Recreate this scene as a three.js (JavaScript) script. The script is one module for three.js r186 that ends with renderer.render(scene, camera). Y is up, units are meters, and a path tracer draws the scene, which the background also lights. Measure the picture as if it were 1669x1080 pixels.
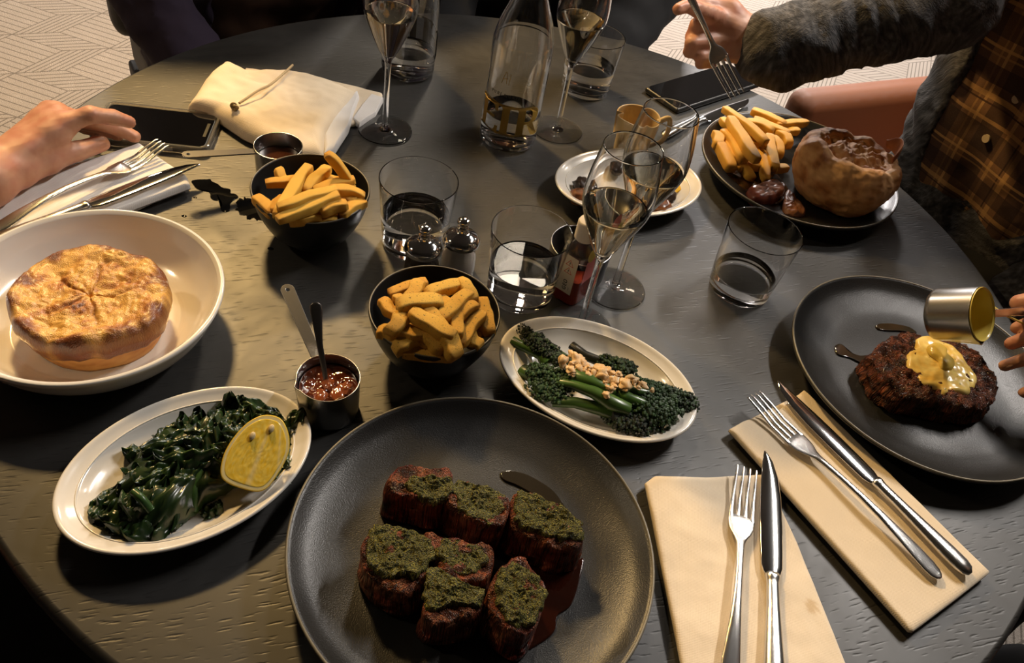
import * as THREE from 'three';
import { RoundedBoxGeometry } from 'three/addons/geometries/RoundedBoxGeometry.js';
import { ImprovedNoise } from 'three/addons/math/ImprovedNoise.js';
import { mergeGeometries, mergeVertices } from 'three/addons/utils/BufferGeometryUtils.js';
import { TextGeometry } from 'three/addons/geometries/TextGeometry.js';
import { FontLoader } from 'three/addons/loaders/FontLoader.js';
import { RectAreaLightUniformsLib } from 'three/addons/lights/RectAreaLightUniformsLib.js';

// ------------------------------------------------------------ camera, light, exposure
const scene = new THREE.Scene();
scene.background = new THREE.Color(0x000000);
const TH = 0.75, EYE = 0.6;                       // table height, camera height above the table
const PITCH = THREE.MathUtils.degToRad(44.74), ROLL = THREE.MathUtils.degToRad(12.4), F = 1315;
const camera = new THREE.PerspectiveCamera(2 * Math.atan(540 / F) * 180 / Math.PI, 1669 / 1080, 0.02, 40);
camera.position.set(0, TH + EYE, 0);
camera.rotation.order = 'YXZ';
camera.rotation.set(-PITCH, 0, ROLL);
const renderer = new THREE.WebGLRenderer();
renderer.toneMapping = THREE.LinearToneMapping;
renderer.toneMappingExposure = 1.12;
renderer.shadowMap.enabled = true;
RectAreaLightUniformsLib.init();
// [x, y, z, width, depth, colour, radiance, name, label]
const LAMPS = [
  [-1.0, 2.35, -1.85, 0.22, 0.22, [1, 0.64, 0.25], 370, 'square_downlight', 'warm square ceiling downlight over the left of the round table'],
  [-0.12, 2.35, -2.5, 0.20, 0.20, [1, 0.86, 0.68], 165, 'square_downlight', 'soft white square ceiling downlight beyond the far edge of the table'],
  [1.15, 2.35, -1.75, 0.10, 0.90, [1, 0.93, 0.86], 150, 'linear_ceiling_light', 'long white linear ceiling light over the diner in plaid'],
  [0.20, 2.35, -5.0, 0.55, 0.5, [1, 0.93, 0.9], 340, 'ceiling_panel_light', 'white square ceiling panel light far behind the table'],
  [-2.5, 2.35, -4.0, 0.3, 0.3, [1, 0.9, 0.8], 130, 'ceiling_panel_light', 'white square ceiling panel light over the open carpet'],
  [-1.9, 2.35, -0.5, 0.14, 0.14, [1, 0.78, 0.5], 170, 'square_downlight', 'small warm ceiling downlight near the left wall'],
  [1.9, 2.35, -3.0, 0.14, 0.14, [1, 0.88, 0.72], 170, 'square_downlight', 'small white ceiling downlight near the right wall'],
];

// ------------------------------------------------------------ helpers
const V = (x, y, z) => new THREE.Vector3(x, y, z);
const noiseGen = new ImprovedNoise();
const noise = (x, y, z = 0) => noiseGen.noise(x + 31.7, y + 17.3, z + 5.1);
function fbm(x, y, z = 0, o = 4) { let s = 0, a = 0.5, f = 1; for (let i = 0; i < o; i++) { s += a * noise(x * f, y * f, z * f); f *= 2.03; a *= 0.5; } return s; }
let seed = 12345;
const rnd = () => { seed = (seed * 1664525 + 1013904223) >>> 0; return seed / 4294967296; };
const rr = (a, b) => a + (b - a) * rnd();
const clamp = (x, a = 0, b = 1) => Math.min(b, Math.max(a, x));
const smooth = (a, b, x) => { const t = clamp((x - a) / (b - a)); return t * t * (3 - 2 * t); };
const mixc = (a, b, t) => [a[0] + (b[0] - a[0]) * t, a[1] + (b[1] - a[1]) * t, a[2] + (b[2] - a[2]) * t];
// a pixel of the photograph -> the point at height h above the table top
function P(px, py, h = 0) {
  let x = (px - 834.5) / F, y = -(py - 540) / F;
  const c = Math.cos(ROLL), s = Math.sin(ROLL); [x, y] = [c * x - s * y, s * x + c * y];
  const d = V(x, y * Math.cos(PITCH) - Math.sin(PITCH), -Math.cos(PITCH) - y * Math.sin(PITCH));
  const t = (h - EYE) / d.y;
  return V(d.x * t, TH + h, d.z * t);
}
const used = {};
function numbered(n) { used[n] = (used[n] ?? -1) + 1; return used[n] ? `${n}_${String(used[n]).padStart(3, '0')}` : n; }
function mesh(name, geo, mat, parent) {
  const m = new THREE.Mesh(geo, mat); m.name = parent ? name : numbered(name); m.castShadow = m.receiveShadow = true;
  (parent ?? scene).add(m); return m;
}
function tag(o, label, category, group) { o.userData.label = label; o.userData.category = category; if (group) o.userData.group = group; return o; }
function thing(name, label, category, pos = V(0, 0, 0), turn = 0, group) {
  const o = new THREE.Group(); o.name = numbered(name); scene.add(o); o.position.copy(pos); o.rotation.y = turn; return tag(o, label, category, group);
}
function struct(name, geo, mat) { const m = mesh(name, geo, mat); m.userData.kind = 'structure'; return m; }
const lathe = (pts, seg = 64) => new THREE.LatheGeometry(pts.map(p => new THREE.Vector2(p[0], p[1])), seg);
function smoothProfile(pts, n = 60) { return new THREE.SplineCurve(pts.map(p => new THREE.Vector2(p[0], p[1]))).getPoints(n).map(v => [Math.max(0, v.x), v.y]); }
const box = (w, h, d, x = 0, y = 0, z = 0, r = 0) => { const g = r ? new RoundedBoxGeometry(w, h, d, 3, r) : new THREE.BoxGeometry(w, h, d); g.translate(x, y, z); return g; };
const rgb = (r, g, b) => new THREE.Color().setRGB(r, g, b);
const std = (c, rough = 0.5, o = {}) => new THREE.MeshStandardMaterial({ color: Array.isArray(c) ? rgb(...c) : c, roughness: rough, ...o });
const phys = (c, rough = 0.5, o = {}) => new THREE.MeshPhysicalMaterial({ color: Array.isArray(c) ? rgb(...c) : c, roughness: rough, ...o });
function dataTex(n, fn, srgb, rx = 1, ry = rx) {
  const d = new Uint8Array(n * n * 4);
  for (let j = 0; j < n; j++) for (let i = 0; i < n; i++) { const c = fn(i / n, j / n), k = (j * n + i) * 4; d[k] = clamp(c[0]) * 255; d[k + 1] = clamp(c[1]) * 255; d[k + 2] = clamp(c[2]) * 255; d[k + 3] = 255; }
  const t = new THREE.DataTexture(d, n, n); t.wrapS = t.wrapT = THREE.RepeatWrapping; t.magFilter = THREE.LinearFilter; t.minFilter = THREE.LinearMipmapLinearFilter; t.generateMipmaps = true;
  if (srgb) t.colorSpace = THREE.SRGBColorSpace; t.repeat.set(rx, ry); t.needsUpdate = true; return t;
}
// tileable noise by blending
function tnoise(u, v, f, o = 4, g = 1) { const a = 2 * Math.PI; return fbm(Math.cos(a * u) * f, Math.sin(a * u) * f + Math.cos(a * v) * f * g, Math.sin(a * v) * f * g, o); }
// smooth closed outline -> evenly spaced points
function resample(pts, n, sharp) {
  const c = new THREE.CatmullRomCurve3(pts.map(p => V(p[0], 0, p[1])), true, 'centripetal');
  if (sharp) { const cp = new THREE.CurvePath(); for (let i = 0; i < pts.length; i++) { const a = pts[i], b = pts[(i + 1) % pts.length]; cp.add(new THREE.LineCurve3(V(a[0], 0, a[1]), V(b[0], 0, b[1]))); } return cp.getSpacedPoints(n).slice(0, n).map(v => [v.x, v.z]); }
  return c.getSpacedPoints(n).slice(0, n).map(v => [v.x, v.z]);
}
// a slab over an outline: rounded top edge, sides, flat underside; heights from 0 to H in its own frame
function slabGeo(outline, H, o = {}) {
  const { seg = 64, rings = 8, sides = 4, round = 0.2, edge = 0.5, dome = 0, taper = 1, deform, color, sharp, foot = 0 } = o;
  const pts = resample(outline, seg, sharp);
  let cx = 0, cz = 0; for (const p of pts) { cx += p[0] / seg; cz += p[1] / seg; }
  const S = [];
  for (let i = 1; i <= rings; i++) S.push([(1 - round) * i / rings, 0, 0]);
  for (let i = 1; i <= 5; i++) { const a = i / 5 * Math.PI / 2; S.push([1 - round + round * Math.sin(a), (1 - Math.cos(a)) * edge, 0.3]); }
  for (let i = 1; i <= sides; i++) { const t = i / sides; S.push([1 + (taper - 1) * t, edge + (1 - edge) * t, 1]); }
  const pos = [], col = [], uv = [], idx = [];
  const put = (x, y, z, s, side) => {
    const v = V(x, y, z); if (deform) deform(v, s, side, x + cx, z + cz); pos.push(v.x, v.y, v.z); uv.push(x + cx, z + cz);
    if (color) col.push(...color(v, s, side, x + cx, z + cz));
  };
  put(0, H + dome, 0, 0, 0);
  for (const [s, d, side] of S) for (const p of pts) put((p[0] - cx) * s, H * (1 - d) + dome * (1 - Math.min(1, s) ** 2), (p[1] - cz) * s, s, side);
  const n = S.length, id = (k, j) => 1 + k * seg + (j + seg) % seg;
  let area = 0; for (let j = 0; j < seg; j++) { const a = pts[j], b = pts[(j + 1) % seg]; area += a[0] * b[1] - b[0] * a[1]; }
  const f = area > 0;
  const tri = (a, b, c) => f ? idx.push(a, c, b) : idx.push(a, b, c);
  for (let j = 0; j < seg; j++) tri(0, id(0, j), id(0, j + 1));
  for (let k = 0; k < n - 1; k++) for (let j = 0; j < seg; j++) { tri(id(k, j), id(k + 1, j), id(k + 1, j + 1)); tri(id(k, j), id(k + 1, j + 1), id(k, j + 1)); }
  const b = pos.length / 3; put(0, 0, 0, 0, 2);
  for (let j = 0; j < seg; j++) tri(b, id(n - 1, j + 1), id(n - 1, j));
  const g = new THREE.BufferGeometry(); g.setAttribute('position', new THREE.Float32BufferAttribute(pos, 3)); g.setAttribute('uv', new THREE.Float32BufferAttribute(uv, 2));
  if (color) g.setAttribute('color', new THREE.Float32BufferAttribute(col, 3));
  g.setIndex(idx); g.computeVertexNormals(); g.userData = { cx, cz }; return g;
}
// outline given in photo pixels at height hTop above the table, standing on hBase
const outPx = (list, h) => list.map(([x, y]) => { const p = P(x, y, h); return [p.x, p.z]; });
function slabPx(name, list, hTop, hBase, mat, o = {}, parent) {
  const g = slabGeo(outPx(list, hTop), hTop - hBase, o); const { cx, cz } = g.userData;
  const m = mesh(name, g, mat, parent); m.position.set(cx, TH + hBase, cz);
  if (parent) m.position.sub(parent.position); return m;
}
// a bar lofted through stations {p, w, t}: superellipse section, wide along "side"
function loft(st, o = {}) {
  const { n = 12, pow = 2, up = V(0, 1, 0), cap = true } = o; const pos = [], uv = [], idx = [];
  st.forEach((s, i) => {
    const a = st[Math.max(0, i - 1)].p, b = st[Math.min(st.length - 1, i + 1)].p; const T = b.clone().sub(a).normalize();
    const U = s.up ?? up; const S = T.clone().cross(U).normalize(), N = S.clone().cross(T).normalize();
    for (let k = 0; k < n; k++) { const q = k / n * Math.PI * 2, c = Math.cos(q), d = Math.sin(q);
      const e = 2 / pow, x = Math.sign(c) * Math.abs(c) ** e * s.w / 2, y = Math.sign(d) * Math.abs(d) ** e * s.t / 2;
      const v = s.p.clone().addScaledVector(S, x).addScaledVector(N, y); pos.push(v.x, v.y, v.z); uv.push(k / n, i / st.length); }
  });
  for (let i = 0; i < st.length - 1; i++) for (let k = 0; k < n; k++) { const a = i * n + k, b = i * n + (k + 1) % n, c = a + n, d = b + n; idx.push(a, b, d, a, d, c); }
  if (cap) for (const [i, f] of [[0, 1], [st.length - 1, 0]]) { const c = pos.length / 3, p = st[i].p; pos.push(p.x, p.y, p.z); uv.push(0, 0); for (let k = 0; k < n; k++) { const a = i * n + k, b = i * n + (k + 1) % n; f ? idx.push(c, b, a) : idx.push(c, a, b); } }
  const g = new THREE.BufferGeometry(); g.setAttribute('position', new THREE.Float32BufferAttribute(pos, 3)); g.setAttribute('uv', new THREE.Float32BufferAttribute(uv, 2)); g.setIndex(idx); g.computeVertexNormals(); return g;
}
const tube = (pts, r, seg = 40, rad = 10) => new THREE.TubeGeometry(new THREE.CatmullRomCurve3(pts), seg, r, rad);
// signed-distance bodies meshed with surface nets
const smin = (a, b, k) => { const h = clamp(0.5 + 0.5 * (b - a) / k); return b + (a - b) * h - k * h * (1 - h); };
function capsule(p, b) { // b = [A, B, ra, rb]
  const [A, B, ra, rb] = b, ax = B.x - A.x, ay = B.y - A.y, az = B.z - A.z, px = p.x - A.x, py = p.y - A.y, pz = p.z - A.z;
  const t = clamp((px * ax + py * ay + pz * az) / (ax * ax + ay * ay + az * az + 1e-12));
  return Math.hypot(px - ax * t, py - ay * t, pz - az * t) - (ra + (rb - ra) * t);
}
const bonesSdf = (groups, k = 0.012) => p => { let d = 1e9; for (const b of groups) d = smin(d, capsule(p, b), b[4] ?? k); return d; };
function nets(sdf, min, max, cell, colorFn) {
  const nx = Math.ceil((max.x - min.x) / cell) + 1, ny = Math.ceil((max.y - min.y) / cell) + 1, nz = Math.ceil((max.z - min.z) / cell) + 1;
  const f = new Float32Array(nx * ny * nz), p = V(0, 0, 0); const I = (i, j, k) => i + nx * (j + ny * k);
  const BK = 5, reach = BK * cell * 0.87 * 1.15 + 0.022; // blocks far from the surface take their sign only
  for (let k0 = 0; k0 < nz; k0 += BK) for (let j0 = 0; j0 < ny; j0 += BK) for (let i0 = 0; i0 < nx; i0 += BK) {
    p.set(min.x + (i0 + BK / 2) * cell, min.y + (j0 + BK / 2) * cell, min.z + (k0 + BK / 2) * cell); const dc = sdf(p), far = Math.abs(dc) > reach;
    for (let k = k0; k < Math.min(nz, k0 + BK); k++) for (let j = j0; j < Math.min(ny, j0 + BK); j++) for (let i = i0; i < Math.min(nx, i0 + BK); i++) { if (far) { f[I(i, j, k)] = dc; continue; } p.set(min.x + i * cell, min.y + j * cell, min.z + k * cell); f[I(i, j, k)] = sdf(p); }
  }
  const vid = new Int32Array(nx * ny * nz).fill(-1), pos = [], idx = [];
  for (let k = 0; k < nz - 1; k++) for (let j = 0; j < ny - 1; j++) for (let i = 0; i < nx - 1; i++) {
    let sx = 0, sy = 0, sz = 0, c = 0, neg = 0;
    const v = []; for (let q = 0; q < 8; q++) { const x = f[I(i + (q & 1), j + (q >> 1 & 1), k + (q >> 2))]; v.push(x); if (x < 0) neg++; }
    if (neg === 0 || neg === 8) continue;
    for (let a = 0; a < 8; a++) for (const bit of [1, 2, 4]) { const b = a | bit; if (b === a || (v[a] < 0) === (v[b] < 0)) continue; const t = v[a] / (v[a] - v[b]);
      sx += (a & 1) + (bit === 1 ? t : 0); sy += (a >> 1 & 1) + (bit === 2 ? t : 0); sz += (a >> 2) + (bit === 4 ? t : 0); c++; }
    vid[I(i, j, k)] = pos.length / 3; pos.push(min.x + (i + sx / c) * cell, min.y + (j + sy / c) * cell, min.z + (k + sz / c) * cell);
  }
  const quad = (a, b, c, d, fl) => fl ? idx.push(a, b, c, a, c, d) : idx.push(a, c, b, a, d, c);
  for (let k = 1; k < nz - 1; k++) for (let j = 1; j < ny - 1; j++) for (let i = 1; i < nx - 1; i++) {
    const s = f[I(i, j, k)] < 0;
    if (s !== f[I(i + 1, j, k)] < 0) quad(vid[I(i, j - 1, k - 1)], vid[I(i, j, k - 1)], vid[I(i, j, k)], vid[I(i, j - 1, k)], s);
    if (s !== f[I(i, j + 1, k)] < 0) quad(vid[I(i - 1, j, k - 1)], vid[I(i - 1, j, k)], vid[I(i, j, k)], vid[I(i, j, k - 1)], s);
    if (s !== f[I(i, j, k + 1)] < 0) quad(vid[I(i - 1, j - 1, k)], vid[I(i, j - 1, k)], vid[I(i, j, k)], vid[I(i - 1, j, k)], s);
  }
  const g = new THREE.BufferGeometry(); g.setAttribute('position', new THREE.Float32BufferAttribute(pos, 3));
  g.setAttribute('uv', new THREE.Float32BufferAttribute(new Float32Array(pos.length / 3 * 2), 2));
  g.setIndex(idx); g.computeVertexNormals(); if (colorFn) paint(g, colorFn); return g;
}
function paint(g, fn) { const p = g.attributes.position, c = new Float32Array(p.count * 3); const v = V(0, 0, 0); for (let i = 0; i < p.count; i++) { v.fromBufferAttribute(p, i); c.set(fn(v, i), i * 3); } g.setAttribute('color', new THREE.BufferAttribute(c, 3)); return g; }
function warp(g, fn) { const p = g.attributes.position, v = V(0, 0, 0); for (let i = 0; i < p.count; i++) { v.fromBufferAttribute(p, i); fn(v, i); p.setXYZ(i, v.x, v.y, v.z); } g.computeVertexNormals(); return g; }

// ------------------------------------------------------------ materials
const GRAIN = THREE.MathUtils.degToRad(-25);
function woodField(u, v) { // u along the grain; 1.25 m tile
  const w = 0.02 * tnoise(u, v, 0.9, 2), vv = v + w; const pore = clamp((noise(u * 30, vv * 330, 1) + 0.6 * noise(u * 60, vv * 480, 4) - 0.34 + 0.35 * tnoise(u, v, 2.5, 2)) * 3);
  const big = 0.5 + 0.5 * Math.sin((vv * 22 + 5 * tnoise(u, v, 0.8, 3)) * Math.PI * 2); return [pore, big];
}
const woodBump = dataTex(1024, (u, v) => { const [p, b] = woodField(u, v); const h = 0.85 - p * 0.7 + b * 0.06; return [h, h, h]; }, false, 1.6);
const woodCol = dataTex(1024, (u, v) => { const [p, b] = woodField(u, v); const k = 0.13 + 0.015 * b - p * 0.05 + 0.03 * tnoise(u, v, 2, 3); return [k * 1.02, k, k * 0.97]; }, true, 1.6);
const woodRough = dataTex(512, (u, v) => { const k = 0.50 + 0.12 * tnoise(u, v, 1.6, 4) + 0.05 * tnoise(u, v, 9, 2); return [k, k, k]; }, false, 1.3);
const M = {};
M.table = phys([1, 1, 1], 1, { ior: 1.7, map: woodCol, bumpMap: woodBump, bumpScale: 0.0003, roughnessMap: woodRough });
const grainTex = dataTex(512, (u, v) => { const h = 0.5 + 0.5 * tnoise(u, v, 14, 3); return [h, h, h]; }, false, 14);
M.stone = phys([0.013, 0.013, 0.0132], 0.36, { bumpMap: grainTex, bumpScale: 0.00025 });
M.stoneRim = std([0.16, 0.145, 0.11], 0.35);
M.blackBowl = phys([0.012, 0.012, 0.012], 0.36);
M.china = phys([0.80, 0.77, 0.72], 0.16, { clearcoat: 0.5, clearcoatRoughness: 0.08 });
M.glaze = phys([0.74, 0.70, 0.63], 0.2, { clearcoat: 0.5, clearcoatRoughness: 0.1 });
M.glass = phys([1, 1, 1], 0.0, { transmission: 1, thickness: 0.003, ior: 1.5 });
M.water = phys([1, 1, 1], 0.0, { transmission: 1, thickness: 0.05, ior: 1.33 });
M.wine = phys([1, 1, 1], 0.0, { transmission: 1, thickness: 0.05, ior: 1.34, attenuationColor: rgb(0.97, 0.80, 0.45), attenuationDistance: 0.09 });
M.steel = std([0.72, 0.71, 0.69], 0.2, { metalness: 1, bumpMap: grainTex, bumpScale: 0.00003 });
M.chrome = std([0.82, 0.82, 0.82], 0.06, { metalness: 1 });
M.panSteel = std([0.5, 0.49, 0.47], 0.27, { metalness: 1 });
M.gold = std([0.42, 0.27, 0.05], 0.34, { metalness: 0.35 });
const weave = dataTex(256, (u, v) => { const a = 0.5 + 0.25 * Math.sin(u * Math.PI * 2 * 64) + 0.25 * Math.sin(v * Math.PI * 2 * 64) + 0.2 * tnoise(u, v, 6, 2); return [a, a, a]; }, false, 12);
M.linen = std([0.76, 0.64, 0.48], 0.9, { bumpMap: weave, bumpScale: 0.0002 });
M.linenWhite = std([0.80, 0.77, 0.75], 0.9, { bumpMap: weave, bumpScale: 0.0002 });
M.fry = std([1, 1, 1], 0.48, { vertexColors: true, bumpMap: grainTex, bumpScale: 0.0004 });
M.vc = phys([1, 1, 1], 0.5, { vertexColors: true });
M.vcGloss = phys([1, 1, 1], 0.28, { vertexColors: true });
M.skin = phys([1, 1, 1], 0.48, { vertexColors: true });
M.blackGlass = phys([0.004, 0.004, 0.005], 0.07, { clearcoat: 1, clearcoatRoughness: 0.05 });

// ------------------------------------------------------------ room
function carpetTex() {
  const N = 2048, c = document.createElement('canvas'); c.width = c.height = N; const x = c.getContext('2d');
  x.fillStyle = '#988f86'; x.fillRect(0, 0, N, N);
  // tumbling rhombi hatched in three directions; the tile holds 6 x 4 cells
  const a = N / 6, b = N / 4, dirs = [[a, 0], [a / 2, b / 2], [-a / 2, b / 2]];
  x.strokeStyle = '#6a625a'; x.lineWidth = 6;
  const rh = (ox, oy, u, v, n) => { x.beginPath(); x.moveTo(ox, oy); x.lineTo(ox + u[0], oy + u[1]); x.lineTo(ox + u[0] + v[0], oy + u[1] + v[1]); x.lineTo(ox + v[0], oy + v[1]); x.closePath(); x.fill(); x.stroke();
    for (let i = 1; i < n; i++) { const t = i / n; x.beginPath(); x.moveTo(ox + v[0] * t, oy + v[1] * t); x.lineTo(ox + v[0] * t + u[0], oy + v[1] * t + u[1]); x.stroke(); } };
  for (let j = -1; j < 6; j++) for (let i = -2; i < 9; i++) {
    const ox = i * a + (j & 1 ? a / 2 : 0), oy = j * b;
    rh(ox, oy, dirs[1], [a / 2, -b / 2], 7); rh(ox, oy, [0, b / 2], dirs[1], 6); rh(ox + a / 2, oy + b / 2, [a / 2, -b / 2], [0, b / 2], 6);
  }
  const t = new THREE.CanvasTexture(c); t.colorSpace = THREE.SRGBColorSpace; t.wrapS = t.wrapT = THREE.RepeatWrapping; t.repeat.set(0.7, 0.95); t.rotation = 1.0; return t;
}
const pile = dataTex(512, (u, v) => { const h = 0.5 + 0.8 * tnoise(u, v, 20, 3); return [h, h, h]; }, false, 5);
const uvXZ = (g, k = 1, rot = 0, ox = 0, oz = 0) => { const p = g.attributes.position, u = new Float32Array(p.count * 2), c = Math.cos(rot), s = Math.sin(rot); for (let i = 0; i < p.count; i++) { const x = p.getX(i) + ox, z = p.getZ(i) + oz; u[2 * i] = (x * c + z * s) * k; u[2 * i + 1] = (-x * s + z * c) * k; } g.setAttribute('uv', new THREE.BufferAttribute(u, 2)); return g; };
const carpet = std([1, 1, 1], 0.95, { map: carpetTex(), bumpMap: pile, bumpScale: 0.004 });
const RX0 = -3.2, RX1 = 3.2, RZ0 = -6, RZ1 = 2.2, RH = 2.6;
struct('floor', uvXZ(box(RX1 - RX0 + 0.4, 0.1, RZ1 - RZ0 + 0.4, (RX0 + RX1) / 2, -0.05, (RZ0 + RZ1) / 2)), carpet);
const wallMat = std([0.09, 0.085, 0.08], 0.8), ceilMat = std([0.06, 0.058, 0.055], 0.85);
struct('ceiling', box(RX1 - RX0 + 0.4, 0.1, RZ1 - RZ0 + 0.4, (RX0 + RX1) / 2, RH + 0.05, (RZ0 + RZ1) / 2), ceilMat);
struct('wall_left', box(0.1, RH, RZ1 - RZ0, RX0 - 0.05, RH / 2, (RZ0 + RZ1) / 2), wallMat);
struct('wall_right', box(0.1, RH, RZ1 - RZ0, RX1 + 0.05, RH / 2, (RZ0 + RZ1) / 2), wallMat);
struct('wall_back', box(RX1 - RX0, RH, 0.1, (RX0 + RX1) / 2, RH / 2, RZ0 - 0.05), wallMat);
struct('wall_front', box(RX1 - RX0, RH, 0.1, (RX0 + RX1) / 2, RH / 2, RZ1 + 0.05), wallMat);
for (const [x, y, z, w, d, c, I, name, label] of LAMPS) {
  const t = thing(name, label, 'ceiling light', V(x, y, z));
  mesh('housing', box(w + 0.04, RH - y, d + 0.04, 0, (RH - y) / 2, 0, 0.01), std([0.02, 0.02, 0.02], 0.5), t);
  mesh('diffuser', box(w, 0.006, d, 0, -0.003, 0), std([0.8, 0.8, 0.8], 0.5, { emissive: rgb(...c), emissiveIntensity: 4 }), t);
  const l = new THREE.RectAreaLight(rgb(...c), I, w, d); l.position.set(x, y - 0.012, z); l.rotation.x = -Math.PI / 2; l.name = 'lamp_light'; scene.add(l);
}
// ------------------------------------------------------------ table
const TC = V(0.003, 0, -0.756), TR = 0.604;
{
  const t = thing('dining_table', 'round black stained oak dining table with pedestal base', 'table', V(TC.x, 0, TC.z));
  const g = lathe([[0, TH - 0.035], [TR - 0.012, TH - 0.035], [TR - 0.003, TH - 0.03], [TR, TH - 0.022], [TR, TH - 0.006], [TR - 0.002, TH - 0.002], [TR - 0.006, TH], [TR - 0.1, TH], [TR * 0.5, TH], [0, TH]], 128);
  uvXZ(g, 1, GRAIN); mesh('table_top', g, M.table, t);
  mesh('pedestal', lathe([[0, 0.03], [0.06, 0.04], [0.05, 0.1], [0.045, 0.6], [0.16, TH - 0.036], [0, TH - 0.036]], 40), std([0.02, 0.02, 0.02], 0.5), t);
  mesh('foot_plate', lathe([[0, 0.002], [0.3, 0.002], [0.3, 0.015], [0.06, 0.034], [0, 0.034]], 64), std([0.02, 0.02, 0.02], 0.5), t);
}
// ------------------------------------------------------------ crockery
const at = (x, z, h = 0) => V(x, TH + h, z);
function coupe(name, label, x, z, R, H = 0.03) {
  const t = thing(name, label, 'plate', at(x, z, 0.0005));
  const k = R / 0.145;
  const g = lathe(smoothProfile([[0, 0.011], [0.05 * k, 0.011], [0.092 * k, 0.0115], [0.112 * k, 0.0145], [0.130 * k, H * 0.68], [0.1425 * k, H - 0.001]], 50)
    .concat(smoothProfile([[0.1445 * k, H], [0.146 * k, H - 0.0022], [0.143 * k, H - 0.006], [0.128 * k, H * 0.5], [0.108 * k, 0.006], [0.094 * k, 0.004], [0.09 * k, 0], [0.086 * k, 0], [0.083 * k, 0.004], [0, 0.004]], 50)), 128);
  uvXZ(g, 1); const ds = mesh('dish', g, M.stone, t);
  mesh('rim', new THREE.TorusGeometry(0.1447 * k, 0.0012, 8, 128).rotateX(Math.PI / 2).translate(0, H - 0.0006, 0), M.stoneRim, ds);
  return t;
}
const CP = { x: 0.01247 * 0.57, z: -0.5914 * 0.57 }, SP = { x: 0.7777 * 0.57, z: -1.1537 * 0.57 }, YP = { x: 0.343, z: -1.0226 };
coupe('dinner_plate', 'dark grey round stoneware plate under herb crusted steak chunks', CP.x, CP.z, 0.145);
coupe('dinner_plate', 'dark grey round stoneware plate under the steak with yellow sauce', SP.x, SP.z, 0.1456);
coupe('dinner_plate', 'dark round stoneware plate under the yorkshire pudding and fries', YP.x, YP.z, 0.1388, 0.028);
function ovalDish(label, x, z, turn, mat) {
  const t = thing('oval_dish', label, 'dish', at(x, z, 0.0005), turn); const k = 1.0;
  const g = lathe([...smoothProfile([[0, 0.006], [0.04, 0.006], [0.064, 0.0075], [0.077, 0.013], [0.085, 0.019]], 30), [0.0862, 0.0196], [0.0876, 0.0202], ...smoothProfile([[0.089, 0.0208], [0.093, 0.0226], [0.0975, 0.025], [0.1, 0.0256], [0.1017, 0.0245], [0.1008, 0.0225], [0.092, 0.017], [0.076, 0.006], [0.068, 0.002], [0.066, 0], [0.062, 0], [0.06, 0.002], [0, 0.002]], 60)], 128);
  g.scale(1, 1, 0.0722 / 0.1017); uvXZ(g); g.computeVertexNormals(); mesh('dish', g, mat, t);
  const rg = new THREE.TorusGeometry(0.0864, 0.0009, 8, 128).rotateX(Math.PI / 2).translate(0, 0.0197, 0); rg.scale(1, 1, 0.0722 / 0.1017); mesh('rim_groove', rg, mat, t);
  return t;
}
const D2R = Math.PI / 180;
ovalDish('white oval dish holding wilted spinach and a lemon wedge', -0.2328, -0.3524, 47 * D2R, M.china);
ovalDish('cream oval dish holding charred tenderstem broccoli', 0.0913, -0.546, -14.8 * D2R, M.glaze);
ovalDish('cream oval dish with leftovers between the flutes and the milk jug', 0.1067, -0.8962, 29.2 * D2R, M.glaze);
const PB = { x: -0.7009 * 0.55, z: -0.8946 * 0.55 };
{
  const t = thing('pie_bowl', 'wide white shallow bowl holding a round pie', 'bowl', at(PB.x, PB.z, 0.0005));
  mesh('dish', uvXZ(lathe([...smoothProfile([[0, 0.007], [0.055, 0.007], [0.074, 0.0078]], 12), [0.0755, 0.0086], ...smoothProfile([[0.077, 0.009], [0.09, 0.016], [0.102, 0.03], [0.109, 0.044], [0.1105, 0.0475]], 24), [0.1114, 0.0485], ...smoothProfile([[0.1135, 0.0503], [0.1162, 0.0498], [0.1168, 0.047], [0.1135, 0.04], [0.104, 0.022], [0.09, 0.007], [0.078, 0.002], [0.076, 0], [0.072, 0], [0.07, 0.002], [0, 0.002]], 50)], 128)), M.china, t);
}
function friesBowl(label, x, z) {
  const t = thing('fries_bowl', label, 'bowl', at(x, z, 0.0005));
  mesh('dish', lathe([...smoothProfile([[0, 0.008], [0.025, 0.009], [0.043, 0.02], [0.055, 0.042], [0.0602, 0.062], [0.0605, 0.0645]], 30), ...smoothProfile([[0.0614, 0.0655], [0.0625, 0.0645], [0.062, 0.06], [0.057, 0.04], [0.045, 0.016], [0.031, 0.004], [0.03, 0], [0.027, 0], [0.026, 0.003], [0, 0.003]], 40)], 96), M.blackBowl, t);
  mesh('rim', new THREE.TorusGeometry(0.0614, 0.0007, 8, 96).rotateX(Math.PI / 2).translate(0, 0.0652, 0), M.stoneRim, t);
}
const B1 = [-0.2436, -0.6877], B2 = [-0.0757, -0.5464];
friesBowl('black bowl of fries beside the linen bag', ...B1);
friesBowl('black bowl of peppered fries in front of the salt and pepper mills', ...B2);

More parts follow.
